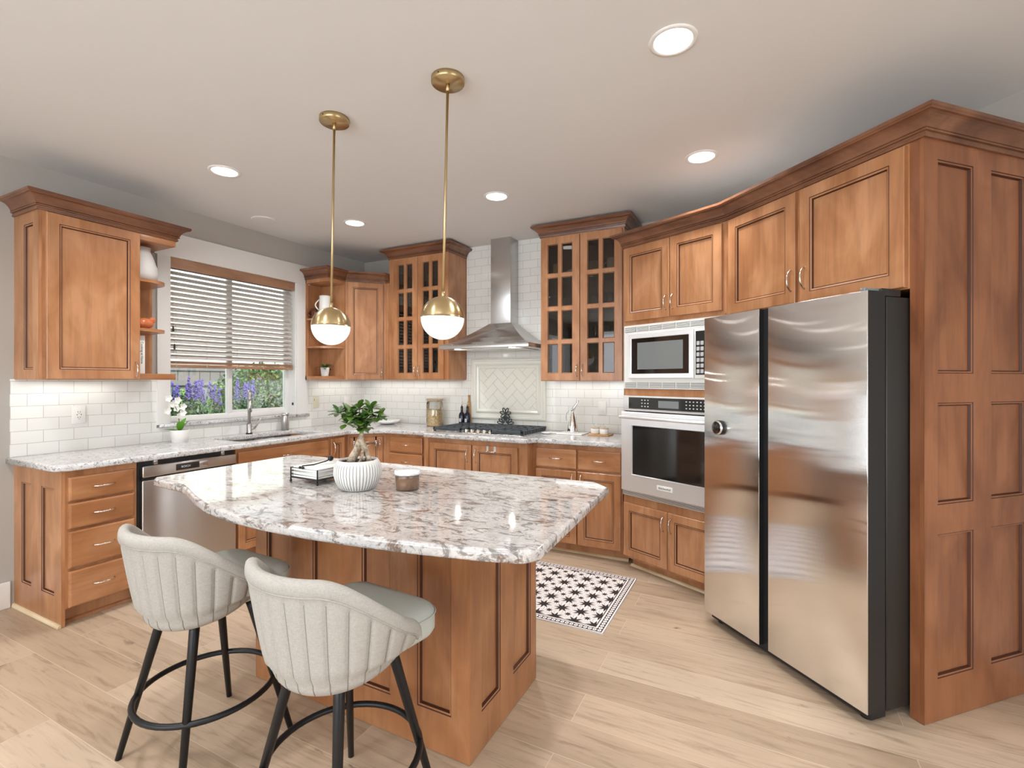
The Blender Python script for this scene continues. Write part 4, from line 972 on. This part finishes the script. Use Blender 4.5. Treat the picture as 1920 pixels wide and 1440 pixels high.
# ------------------------------------------------------------------ pendants, cans
def pendant(x, y, lx, ly, label):
    t = thing('pendant_light', label, 'pendant light', (x, y, 2.743), 0, 'brass globe pendants over the island')
    b = MB(); b.lathe([(.075, -.0005), (.075, -.022), (.072, -.026), (.006, -.027)], M['brass'], n=36); b.ball((.0, -.074, -.013), .004, M['black'], n=8); b.build('canopy', t)
    T = Vector((lx, ly, -1.079)); dn = T.normalized(); R = dn.to_track_quat('-Z', 'Y').to_matrix().to_4x4()
    b = MB(); b.tube([(0, 0, -.026), tuple(dn*.06)], .0085, M['brass'], 12); b.tube([tuple(dn*.05), tuple(dn*.965)], .0062, M['brass'], 12); b.tube([tuple(dn*.955), tuple(dn*.99)], .009, M['brass'], 12); b.build('rod', t)
    R0 = Matrix.Translation(T) @ R
    b = MB(); r = .098; b.lathe([(r*math.sin(a), r*math.cos(a)) for a in [PI/2*i/16 for i in range(17)]][::-1], M['brass'], n=48, mat=R0, cap=False); b.lathe([(r, 0), (r-.004, -.0)], M['brass'], n=48, mat=R0, cap=False); b.build('brass_shade', t, weld=True)
    b = MB(); r = .0965; b.lathe([(r*math.sin(a), -r*math.cos(a)) for a in [.001+PI/2*i/16 for i in range(17)]], M['opal'], n=48, mat=R0, cap=False); b.build('opal_globe', t)
    return t
rx, ry = math.cos(math.radians(26.84)), math.sin(math.radians(26.84))
pendant(2.117, -2.431, -.018*rx, -.018*ry, 'brass and white globe pendant hanging in front of the corner cabinets, the farther of two')
pendant(2.833, -2.445, -.024*rx, -.024*ry, 'brass and white globe pendant hanging in front of the range hood, the nearer of two')
canlab = ['recessed ceiling light above the window wall counter, farthest left', 'recessed ceiling light nearest the window corner', 'recessed ceiling light in front of the range hood', 'recessed ceiling light in front of the oven cabinet', 'recessed ceiling light cut by the top edge of the view']
for i, (x, y) in enumerate(CANS):
    t = thing('recessed_light', canlab[i] if i < 5 else 'recessed ceiling light over the dining side of the room behind the stools', 'ceiling light', (x, y, 2.743), 0, 'recessed ceiling lights')
    b = MB(); b.lathe([(.095, -.0005), (.093, -.005), (.078, -.006), (.074, -.002)], M['white'], n=32, cap=False); b.build('trim_ring', t)
    b = MB(); b.lathe([(.0, -.003), (.076, -.003)], M['lamp'], n=32, cap=False); b.build('lens', t)
sp_ = thing('ceiling_speaker', 'flat round white speaker grille in the ceiling near the window wall', 'speaker', (.346, -1.537, 2.743))
b = MB(); b.lathe([(.10, -.0005), (.098, -.006), (.086, -.008), (0, -.007)], M['ceiling'], n=36, cap=False); b.build('grille', sp_)

# under-cabinet lamps
def strip(x, y, sx, sy, p): area('under_cabinet_lamp', (x, y, UB-.012), (sx, sy), p, (0, 0, 0), (1, .98, .94))
strip(.10, -2.72, .03, .45, .55); strip(.10, -.45, .03, .5, .5); strip(.75, -.10, 1.1, .03, .9); strip(2.75, -.10, .65, .03, .7)

# ------------------------------------------------------------------ wall plates
def plate(label, loc, rz, m, kind, cat):
    t = thing('wall_plate' if kind != 'gfci' else 'wall_outlet', label, cat, loc, rz)
    b = MB(); b.box(-.038, .038, -.007, 0, -.060, .060, m, .003)
    b.build('cover', t)
    if kind == 'gfci':
        b = MB(); b.box(-.017, .017, -.0085, -.006, -.034, .034, m, .001)
        for zz in (.018, -.018):
            for xx in (-.006, .006): b.box(xx-.0014, xx+.0014, -.0092, -.0084, zz-.0045, zz+.0045, M['ink'])
            b.box(-.0022, .0022, -.0092, -.0084, zz-.0125, zz-.0085, M['ink'])
        for xx in (-.011, .011): b.box(xx-.0022, xx+.0022, -.0092, -.0084, -.004, .004, M['ink'])
        b.build('receptacle', t, weld=False)
    elif kind == 'rocker':
        b = MB(); b.box(-.016, .016, -.010, -.006, -.032, .032, m, .002); b.build('switch', t)
    else:
        b = MB(); b.box(-.028, -.024, -.0085, -.006, .012, .034, M['ink'], .0005); b.box(.004, .026, -.0095, -.006, -.03, .03, m, .001); b.build('switch', t)
plate('white outlet on the tile left of the window', (.008, -2.665, 1.155), LW, M['plastic'], 'gfci', 'outlet')
plate('ivory switch plate on the tile just right of the window', (.008, -.70, 1.160), LW, M['ivory'], 'double', 'switch')
plate('white rocker switch on the tile above the two lidded crocks', (2.83, -.008, 1.135), 0, M['plastic'], 'rocker', 'switch')
plate('white cover plate on the tile near the room corner', (.008, -.28, 1.145), LW, M['ceramic'], 'rocker', 'switch')

# ------------------------------------------------------------------ decor on shelves
b = MB(); b.lathe([(.062, 0), (.085, .01), (.092, .05), (.090, .10), (.068, .17), (.050, .215), (.052, .24), (.046, .24), (.044, .21)], M['porcelain'], n=32); tag(b.build('vase'), 'large white ceramic vase on the top open shelf left of the window', 'vase').location = (.185, -2.375, 2.083)
bd = thing('bird_figurine', 'glazed orange bird figurine on the middle open shelf left of the window', 'figurine', (.235, -2.385, 1.743), math.radians(95))
b = MB(); b.ball((0, 0, .040), .052, M['orange'], 1.15, .8, .74, 20); b.ball((.048, 0, .066), .026, M['orange'], 1, .85, .9, 14); b.ball((-.062, 0, .048), .024, M['orange'], 1.5, .7, .5, 12); b.build('body', bd)
b = MB(); b.tube([(.068, 0, .068), (.085, 0, .074)], [.007, .001], M['orange'], 8); b.build('beak', bd)
bk = thing('cookbook', 'white hardcover book standing on the bottom open shelf left of the window', 'book', (.28, -2.425, 1.4305))
b = MB(); b.box(-.16, .008, -.020, .020, 0, .262, M['paper'], .002); b.build('cover', bk)
text('title', 'Cooking at Home', .021, (.0088, .0, .145), (PI/2, PI/2, PI/2), M['ink'], bk)
pt = thing('pitcher', 'tall white enamel pitcher on the top open corner shelf', 'pitcher', (.19, -.745, 2.0055), math.radians(-150))
b = MB(); b.lathe([(.058, 0), (.060, .01), (.054, .20), (.056, .225), (.052, .225), (.050, .20), (.055, .012), (0, .01)], M['ceramic'], n=28); b.build('body', pt, weld=False)
b = MB(); b.tube([(.050+.045*math.sin(PI*i/10), 0, .075+.12*i/10) for i in range(11)], .0065, M['ceramic'], 8); b.build('handle', pt)
M['darkmug'] = plain('brown_mug', (.11, .035, .012, 1), .4)
mm = mug('brown mug half hidden behind the white pitcher on the top corner shelf', M['darkmug'], .036, .10); mm.location = (.075, -.775, 2.0055); mm.rotation_euler = (0, 0, math.radians(-120))
sp2 = thing('potted_plant', 'small leafy plant in a white square-sided pot on the bottom corner shelf', 'plant', (.20, -.755, UB+.0385))
b = MB(); b.lathe([(.034, 0), (.043, .085), (.039, .085), (.038, .075), (0, .075)], M['porcelain'], n=24, mats=[M['porcelain']]*3+[M['soil']], cap=False); b.build('pot', sp2, weld=False)
def leaf(b, base, d, L_, wd, m, droop=.3, n=5, up=Vector((0, 0, 1))):
    d = Vector(d).normalized(); side = d.cross(up)
    if side.length < .05: side = Vector((1, 0, 0))
    side.normalize(); base = Vector(base); prev = None; nrm = side.cross(d)
    for i in range(n+1):
        t = i/n; c = base+d*L_*t+Vector((0, 0, -droop*L_*t*t)); wv = wd*math.sin(PI*min(.985, t**1.5*.96+.03))**.6
        q = (b.bm.verts.new(c+side*wv+nrm*wv*.3), b.bm.verts.new(c), b.bm.verts.new(c-side*wv+nrm*wv*.3))
        if prev:
            for k_ in (0, 1):
                f = b.bm.faces.new([prev[k_], prev[k_+1], q[k_+1], q[k_]]); f.material_index = b.mi(m); f.smooth = True
        prev = q
rnd = random.Random(3)
b = MB()
for i in range(16):
    a = rnd.uniform(0, 2*PI); e = rnd.uniform(.2, 1.1); leaf(b, (0, 0, .075), (math.cos(a)*math.cos(e), math.sin(a)*math.cos(e), math.sin(e)), rnd.uniform(.08, .115), .017, M['green2'] if i % 2 else M['green'], .35)
b.build('foliage', sp2, weld=False)

# ------------------------------------------------------------------ decor on counters
oc = thing('orchid', 'white orchid with broad green leaves in a white pot under the window', 'orchid', (.155, -2.105, .914))
b = MB(); b.lathe([(.050, 0), (.055, .02), (.062, .095), (.058, .095), (.055, .085), (0, .084)], M['porcelain'], n=28, mats=[M['porcelain']]*4+[M['soil']], cap=False); b.build('pot', oc, weld=False)
b = MB()
for a, e, L_ in ((-.4, .9, .13), (.9, 1.0, .12), (2.6, .5, .12), (3.9, .3, .11), (1.6, 1.2, .13)): leaf(b, (0, 0, .08), (math.cos(a)*math.cos(e), math.sin(a)*math.cos(e), math.sin(e)), L_, .026, M['brightgreen'], .15, 6)
b.build('foliage', oc, weld=False)
b = MB(); stem = [(0, .0, .08), (0, -.005, .17), (-.005, -.02, .25), (-.01, -.045, .31), (-.012, -.07, .335)]; b.tube(stem, .003, M['green2'], 6); b.build('stem', oc)
b = MB()
for i in range(9):
    c0 = Vector((rnd.uniform(-.035, .05), -.045+rnd.uniform(-.045, .045), .20+.14*i/8+rnd.uniform(-.01, .01)))
    for q in range(5):
        a = 2*PI*q/5+rnd.uniform(-.2, .2); leaf(b, c0, (.35, math.cos(a), math.sin(a)), .030, .013, M['petal'], 0, 3, Vector((1, 0, 0)))
b.build('blooms', oc, weld=False)
pl = thing('plate', 'white oval platter leaning in the counter corner behind the bonsai', 'plate', (.52, -.20, .914), .3)
b = MB(); b.lathe([(.05, 0), (.11, .018), (.135, .045), (.130, .046), (.105, .022), (0, .012)], M['ceramic'], n=36); b.build('dish', pl, weld=False)
jr = thing('pasta_jar', 'glass jar of dry pasta with a flat wooden lid on the counter', 'jar', (1.095, -.14, .914))
b = MB(); b.lathe([(.082, .001), (.086, .01), (.086, .24), (.080, .25), (.080, .262)], M['crystal'], n=32, cap=False); b.build('glass', jr)
b = MB(); b.lathe([(.080, .003), (.082, .01), (.082, .15), (.06, .172), (0, .168)], M['pasta'], n=24)
for i in range(70):
    a = rnd.uniform(0, 2*PI); z = rnd.uniform(.01, .165); r_ = .078 if z < .15 else rnd.uniform(0, .07); d = Vector((rnd.uniform(-1, 1), rnd.uniform(-1, 1), rnd.uniform(-1, 1))).normalized()*.012; c0 = Vector((math.cos(a)*r_, math.sin(a)*r_, z)); b.tube([c0-d, c0, c0+d], .0032, M['pasta'], 5)
o = b.build('pasta', jr, weld=False); o['kind'] = 'stuff'
b = MB(); b.lathe([(.072, .252), (.086, .264), (.088, .272), (.086, .282)], M['jarlid'], n=32); b.build('lid', jr)
for i, (x, y, lab) in enumerate(((1.385, -.075, 'dark oil bottle with steel pourer, left one beside the cooktop'), (1.452, -.075, 'dark oil bottle with steel pourer, right one beside the cooktop'))):
    t = thing('oil_bottle', lab, 'bottle', (x, y, .914)); b = MB(); b.lathe([(.030, 0), (.032, .006), (.032, .115), (.026, .135), (.0125, .15), (.0125, .20), (.014, .205)], M['bottle'], n=24); b.build('body', t)
    b = MB(); b.tube([(0, 0, .20), (0, 0, .232), (.006, 0, .258)], [.006, .005, .003], M['cork'], 8); b.build('pourer', t)
    b = MB(); b.box(-.012, .012, -.0335, -.0315, .05, .085, M['inkw']); b.build('label_print', t)
bo = thing('paddle_board', 'small light wooden paddle board standing behind the oil bottles', 'board', (1.437, -.034, .9145), 0)
b = MB(); b.tube([(0, 0, .002), (0, .004, .05), (0, .008, .15), (0, .012, .215), (0, .014, .25)], [.030, .036, .036, .026, .012], M['board'], 16); b.tube([(0, .014, .245), (0, .020, .29), (0, .024, .318)], [.012, .012, .014], M['board'], 10); o = b.build('board', bo)
for v in o.data.vertices: v.co.y = .012+(v.co.y-.012)*.35
# flower trivet standing behind the cooktop
fw = thing('flower_trivet', 'black iron flower-shaped trivet leaning behind the cooktop', 'trivet', (1.885, -.075, .965))
def flower(b, cx, cz, R, n, a0=0):
    for i in range(n):
        a = a0+2*PI*i/n; pts = []
        for q in range(12):
            t = 2*PI*q/12; u = R*.56+R*.44*math.cos(t); v = R*.20*math.sin(t); pts.append((cx+u*math.cos(a)-v*math.sin(a), 0, cz+u*math.sin(a)+v*math.cos(a)))
        b.tube(pts, .0055, M['slate'], 6, True)
b = MB(); flower(b, 0, .095, .060, 7, .2); b.tube([(0, .0, .03), (0, 0, .095)], .005, M['slate'], 6); b.build('blossom', fw)
for sx in (-1, 1):
    b = MB()
    for ang in (.15, .75, 1.3):
        pts = []; a = ang if sx > 0 else PI-ang
        for q in range(12):
            t = 2*PI*q/12; u = .034+.026*math.cos(t); v = .012*math.sin(t); pts.append((sx*.012+u*math.cos(a)*1.3-v*math.sin(a), 0, .002+u*math.sin(a)+v*math.cos(a)))
        b.tube(pts, .005, M['slate'], 6, True)
    b.build('leaf', fw)
sr = thing('spoon_rest', 'white ceramic spoon rest at the right corner of the cooktop', 'spoon rest', (2.415, -.30, .9145), .3)
b = MB(); b.lathe([(.03, 0), (.05, .012), (.047, .013), (.025, .004), (0, .004)], M['ceramic'], n=24); b.box(.03, .11, -.012, .012, .006, .014, M['ceramic'], .004); b.build('dish', sr, weld=False)
mbd = MB(); mbd.box(2.50, 2.735, -.30, -.10, .9145, .924, M['marble'], .003); tag(mbd.build('marble_board'), 'white marble board under the steel ewer right of the cooktop', 'board')
ew = thing('ewer', 'tall polished steel ewer with a long slanted spout on the marble board', 'pitcher', (2.618, -.20, .9245), 0)
b = MB(); b.lathe([(.047, 0), (.048, .012), (.042, .07), (.026, .135), (.013, .175), (.012, .19)], M['chrome'], n=32); b.build('body', ew)
b = MB(); b.tube([(0, 0, .18), (.003, 0, .20), (.02, 0, .228), (.045, 0, .262), (.058, 0, .285)], [.012, .017, .013, .008, .005], M['chrome'], 14); b.build('spout', ew)
b = MB(); b.tube([(-.005, 0, .192), (-.03, 0, .192), (-.056, 0, .165), (-.060, 0, .13), (-.052, 0, .095), (-.042, 0, .083)], [.005, .0045, .004, .004, .003, .002], M['chrome'], 8); b.build('handle', ew)
tr = MB(); tr.prism([(2.775, -.27), (2.955, -.27), (2.965, -.13), (2.765, -.13)], .9145, .924, M['board'], .002); tag(tr.build('serving_tray'), 'small wooden tray under the two lidded crocks beside the oven', 'tray')
for x, y, lab in ((2.820, -.19, 'white lidded crock on the wooden tray, left one'), (2.905, -.21, 'white lidded crock on the wooden tray, right one')):
    t = thing('crock', lab, 'crock', (x, y, .9245)); b = MB(); b.lathe([(.033, 0), (.037, .006), (.038, .045), (.036, .047)], M['ceramic'], n=28); b.build('body', t)
    b = MB(); b.lathe([(.038, .0475), (.039, .052), (.037, .056)], M['jarlid'], n=28); b.build('lid', t)
    b = MB(); b.tube([(.010*math.cos(a), 0, .075+.016*math.sin(a)) for a in [-PI/2+.25+i*(2*PI-.5)/12 for i in range(13)]], .0014, M['nickel'], 6); b.tube([(0, 0, .056), (0, 0, .061)], .003, M['nickel'], 6); b.build('ring_handle', t)

# ------------------------------------------------------------------ island decor
bz = thing('bonsai', 'ficus bonsai with twin trunk in a white ribbed bowl on the island', 'bonsai', (2.528, -2.685, .914))
b = MB(); n = 132; prof = [(.060, 0), (.074, .006), (.092, .035), (.1015, .070), (.0985, .100), (.088, .122), (.084, .128), (.079, .128), (.078, .118)]
rows = []
for r, z in prof:
    row = []
    for i in range(n):
        ph = (i % 3); amp = (.0024 if ph == 0 else -.0004) if .004 < z < .121 else 0
        row.append(b.bm.verts.new(((r-amp)*math.cos(2*PI*i/n), (r-amp)*math.sin(2*PI*i/n), z)))
    rows.append(row)
M['rib'] = plain('rib_groove', srgb(120, 112, 104), .8)
for j in range(len(rows)-1):
    for i in range(n):
        f = b.bm.faces.new([rows[j][i], rows[j][(i+1) % n], rows[j+1][(i+1) % n], rows[j+1][i]]); f.smooth = True
        f.material_index = b.mi(M['porcelain'] if (i % 3 == 1 or not 0 < j < 6) else M['porcelain'])
f = b.bm.faces.new(rows[0][::-1])
b.build('bowl', bz, weld=False)
b = MB()
for i in range(0, n, 3):
    b.tube([((r_-.0016)*math.cos(2*PI*i/n), (r_-.0016)*math.sin(2*PI*i/n), z_) for r_, z_ in ((.075, .008), (.092, .036), (.1008, .070), (.0978, .100), (.089, .119))], .0017, M['rib'], 4)
b.build('rib_grooves', bz, weld=False)['kind'] = 'stuff'
b = MB(); b.lathe([(.078, .112), (.05, .118), (0, .120)], M['soil'], n=24, cap=False)
for i in range(90):
    a = rnd.uniform(0, 2*PI); r_ = .074*math.sqrt(rnd.random()); b.ball((math.cos(a)*r_, math.sin(a)*r_, .118), rnd.uniform(.002, .005), M['soil'] if i % 4 else M['bark'], n=6)
b.build('soil', bz, weld=False)
rxv = Vector((rx, ry, 0)); 
b = MB()
def rp(u, z, d=0): v = rxv*u+Vector((-ry, rx, 0))*d; return (v.x, v.y, z)
b.tube([rp(-.030, .110), rp(-.022, .135), rp(-.004, .170), rp(.010, .205), rp(.016, .235), rp(.016, .262)], [.020, .019, .016, .016, .010, .0065], M['bark'], 12)
b.tube([rp(.048, .110, .01), rp(.042, .135, .01), rp(.030, .170, .005), rp(.018, .200), rp(.012, .22)], [.014, .012, .013, .014, .008], M['bark'], 12)
b.tube([rp(.010, .112, -.03), rp(.020, .13, -.02), rp(.024, .165, -.006)], [.006, .006, .008], M['bark'], 8)
crown_c = [(-.065, .335), (-.030, .325), (.0, .345), (.03, .35), (.05, .36), (.07, .31), (.03, .30), (.015, .29), (-.02, .345), (.045, .33)]
for u, z in crown_c: b.tube([rp(.015, .245), rp(.015+(u-.015)*.45, .25+(z-.25)*.5, .0), rp(u, z, rnd.uniform(-.03, .03))], [.005, .0035, .002], M['bark'], 6)
b.tube([rp(.013, .25), rp(-.02, .285), rp(-.05, .31)], [.005, .0035, .002], M['bark'], 6)
b.build('trunk', bz, weld=False)
b = MB()
cl = [(-.082, .345, .0, 9), (-.055, .300, .01, 7), (-.045, .335, .03, 9), (-.015, .335, -.03, 10), (0, .365, .01, 9), (.03, .335, .03, 10), (.02, .310, -.03, 10), (.055, .365, .0, 9), (.045, .325, -.035, 10), (.075, .325, .02, 8), (.04, .285, -.02, 8), (.015, .285, -.03, 7), (.095, .33, 0, 5), (-.03, .355, -.02, 7), (.07, .35, -.02, 7)]
for u, z, d, k_ in cl:
    for i in range(int(k_*1.5)):
        a = rnd.uniform(0, 2*PI); e = rnd.uniform(-.35, 1.2); dv = Vector((math.cos(a)*math.cos(e), math.sin(a)*math.cos(e), math.sin(e)))
        c0 = Vector(rp(u, z-.02, d))+dv*.004; leaf(b, c0, dv, rnd.uniform(.038, .056), rnd.uniform(.012, .0165), M['green'] if rnd.random() < .6 else M['green2'], .15, 5)
b.build('foliage', bz, weld=False)
nh = thing('napkin_holder', 'black wire napkin holder with weighted arm, left of the bonsai on the island', 'napkin holder', (2.235, -2.625, .914), math.radians(-3))
b = MB(); s_ = .092
for zz in (.022, .037, .052, .067):
    if zz in (.022, .067, .037, .052): b.tube([(-s_, -s_, zz), (s_, -s_, zz), (s_, s_, zz), (-s_, s_, zz)], .0019 if zz not in (.022,) else .0028, M['blackmetal'], 6, True)
b.box(-s_, s_, -s_, s_, .020, .0225, M['darkgrey'])
b.build('tray', nh, weld=False)
for sx in (-1, 1):
    for sy in (-1, 1):
        b = MB(); b.tube([(sx*s_, sy*s_, .010), (sx*s_, sy*s_, .069)], .0032, M['blackmetal'], 8); b.ball((sx*s_, sy*s_, .006), .0058, M['blackmetal'], n=10); b.build('post', nh)
b = MB(); b.tube([(-.02, -s_, .067), (-.02, -s_+.008, .078), (-.012, -.03, .076), (.0, .03, .085), (.004, .045, .092)], .0030, M['blackmetal'], 8); b.tube([(-.025, -s_, .070), (-.008, -s_, .070)], .003, M['blackmetal'], 8); b.ball((-.027, -s_, .071), .0065, M['blackmetal'], n=12); b.ball((-.006, -s_, .071), .0065, M['blackmetal'], n=12); b.ball((.006, .052, .096), .0135, M['blackmetal'], n=16); b.build('weight_arm', nh, weld=False)
b = MB()
for i in range(5): b.box(-s_+.006, s_-.006, -s_+.006, s_-.006, .0235+i*.0098, .0235+i*.0098+.0094, M['paper'], .0035)
tag(b.build('napkins', weld=False), 'stack of folded white paper napkins lying in the wire holder', 'napkins')['kind'] = 'stuff'
bpy.data.objects['napkins'].location = (2.235, -2.625, .914); bpy.data.objects['napkins'].rotation_euler = (0, 0, math.radians(-3))
cn = thing('candle', 'amber candle in a low glass with marble lid, right of the bonsai', 'candle', (2.725, -2.595, .914))
b = MB(); b.lathe([(.046, .0015), (.052, .006), (.053, .060), (.053, .064)], M['crystal'], n=36, cap=False); b.build('glass', cn)
b = MB(); b.lathe([(.045, .003), (.0505, .008), (.051, .056), (0, .056)], M['wax'], n=36); b.build('wax', cn)
b = MB(); b.lathe([(.0545, .066), (.0555, .072), (.054, .084), (0, .085)], M['marblelid'], n=36); b.build('lid', cn)

# ------------------------------------------------------------------ garden outside
b = MB(); b.box(-14, -.2, -9, 7, -.35, -.30, M['grass']); struct(b.build('garden_ground')); bpy.data.objects['garden_ground']['kind'] = 'structure'
nb = thing('neighbor_house', 'pale neighboring house with lap siding and white window trim outside the window', 'house')
b = MB()
for i in range(40): 
    z = -.3+i*.15; R = Matrix.Translation((-6.2, 0, z)) @ Matrix.Rotation(math.radians(5), 4, 'Y'); b.box(-.01, .01, -7, .2, 0, .155, M['siding'], 0, R)
b.box(-6.4, -6.22, -7, .2, -.3, 5.5, M['siding']); b.box(-6.4, -6.22, .2, 6, -.3, 3.3, M['siding'])
b.build('siding', nb, weld=False)
for yy, z0 in ((-3.6, .8), (-1.75, .9)):
    b = MB(); b.box(-6.19, -6.12, yy-.55, yy+.55, z0, z0+1.7, M['white']); o = b.build('window_trim', nb)
    b = MB(); b.box(-6.12, -6.10, yy-.45, yy+.45, z0+.10, z0+1.6, M['window_dark']); b.box(-6.10, -6.09, yy-.02, yy+.02, z0+.1, z0+1.6, M['white']); b.build('glazing', o)
b = MB(); R = Matrix.Translation((-6.0, 0, 5.2)) @ Matrix.Rotation(math.radians(25), 4, 'Y'); b.box(-3, .6, -7.3, .5, 0, .2, M['fence'], 0, R); b.build('roof', nb)
fn = thing('garden_fence', 'grey board fence behind the garden shrubs outside the window', 'fence')
b = MB()
for i in range(60): b.box(-4.6, -4.575, -6+i*.18, -6+i*.18+.17, -.3, 1.55, M['fence'])
b.build('board', fn, weld=False)
b = MB(); b.box(-4.63, -4.55, -6, 4.8, 1.55, 1.60, M['fence']); b.box(-4.573, -4.53, -6, 4.8, 1.30, 1.38, M['fence']); b.build('rail', fn, weld=False)
def shrub(x, y, z0, rx_, ry_, rz_, n, m1, m2, lab, ls=.05):
    rs = random.Random(int(x*100+y*37)); t = thing('shrub', lab, 'shrub', (x, y, -.3)); b = MB()
    for i in range(n):
        a = rs.uniform(0, 2*PI); e = math.asin(rs.uniform(-.6, 1)); q = rs.uniform(.72, 1.0)
        c0 = Vector((math.cos(a)*math.cos(e)*rx_*q, math.sin(a)*math.cos(e)*ry_*q, z0+.3+rz_*(1+math.sin(e)*q)*.9)); dv = Vector((rs.uniform(-1, 1), rs.uniform(-1, 1), rs.uniform(-.4, 1))).normalized()
        leaf(b, c0, dv, ls*rs.uniform(.7, 1.3), ls*.28, m1 if rs.random() < .65 else m2, .2, 2)
    b.build('foliage', t, weld=False)
    b = MB()
    for i in range(5): a = i*1.3; b.tube([(0, 0, .0), (math.cos(a)*rx_*.3, math.sin(a)*ry_*.3, z0+.3+rz_*.8)], [.02, .008], M['bark'], 6)
    b.build('stems', t, weld=False)
shrub(-3.35, 1.15, .2, .62, .88, .82, 6500, M['bush'], M['bush2'], 'tall bright green shrub seen through the right window pane', .07)
shrub(-3.40, -.32, .1, .60, .58, .66, 4200, M['bush'], M['bush2'], 'green shrub behind the mullion, left of the tall bright one', .07)
shrub(-1.45, -1.18, .30, .38, .36, .50, 2600, M['bush2'], M['bush'], 'dark low shrub close under the left window pane', .05)
shrub(-1.50, -.40, .28, .38, .36, .50, 2600, M['bush2'], M['bush'], 'dark low shrub close under the right window pane', .05)
shrub(-1.50, .38, .28, .38, .36, .50, 2600, M['bush2'], M['bush'], 'dark shrub at the right edge of the window view', .05)
def lavender(x, y, lab, nsp=9, zt_=1.32):
    rs = random.Random(int(abs(x*91+y*53))); t = thing('lavender', lab, 'flower', (x, y, -.3), 0); b = MB(); b2 = MB()
    for i in range(nsp):
        ox_, oy_ = rs.uniform(-.16, .16), rs.uniform(-.20, .20); z1 = zt_+.3+rs.uniform(-.14, .06); b.tube([(0, 0, 0), (ox_*.5, oy_*.5, z1*.6), (ox_, oy_, z1)], .004, M['bush'], 5)
        for q in range(26):
            zz = z1-.20+.22*q/26; r_ = .030*(1-q/30); a = rs.uniform(0, 2*PI); b2.ball((ox_+math.cos(a)*r_, oy_+math.sin(a)*r_, zz), .013, M['lav'], n=6)
    b.build('stems', t, weld=False); b2.build('blooms', t, weld=False)
lavender(-2.35, -.92, 'purple flower spikes at the far left of the window', 9, 1.40); lavender(-2.35, -.50, 'purple flower spikes behind the left window pane', 12, 1.36); lavender(-2.35, .02, 'purple flower spikes just right of the window mullion', 13, 1.34)
rk = MB(); rk.ball((-.80, -.30, .95), .10, M['stone'], 1, .9, .8, 14); rk.tube([(-.80, -.30, -.3), (-.80, -.30, .90)], .03, M['stone'], 8); tag(rk.build('garden_ornament'), 'pale rounded garden ornament outside the lower right of the window', 'ornament')
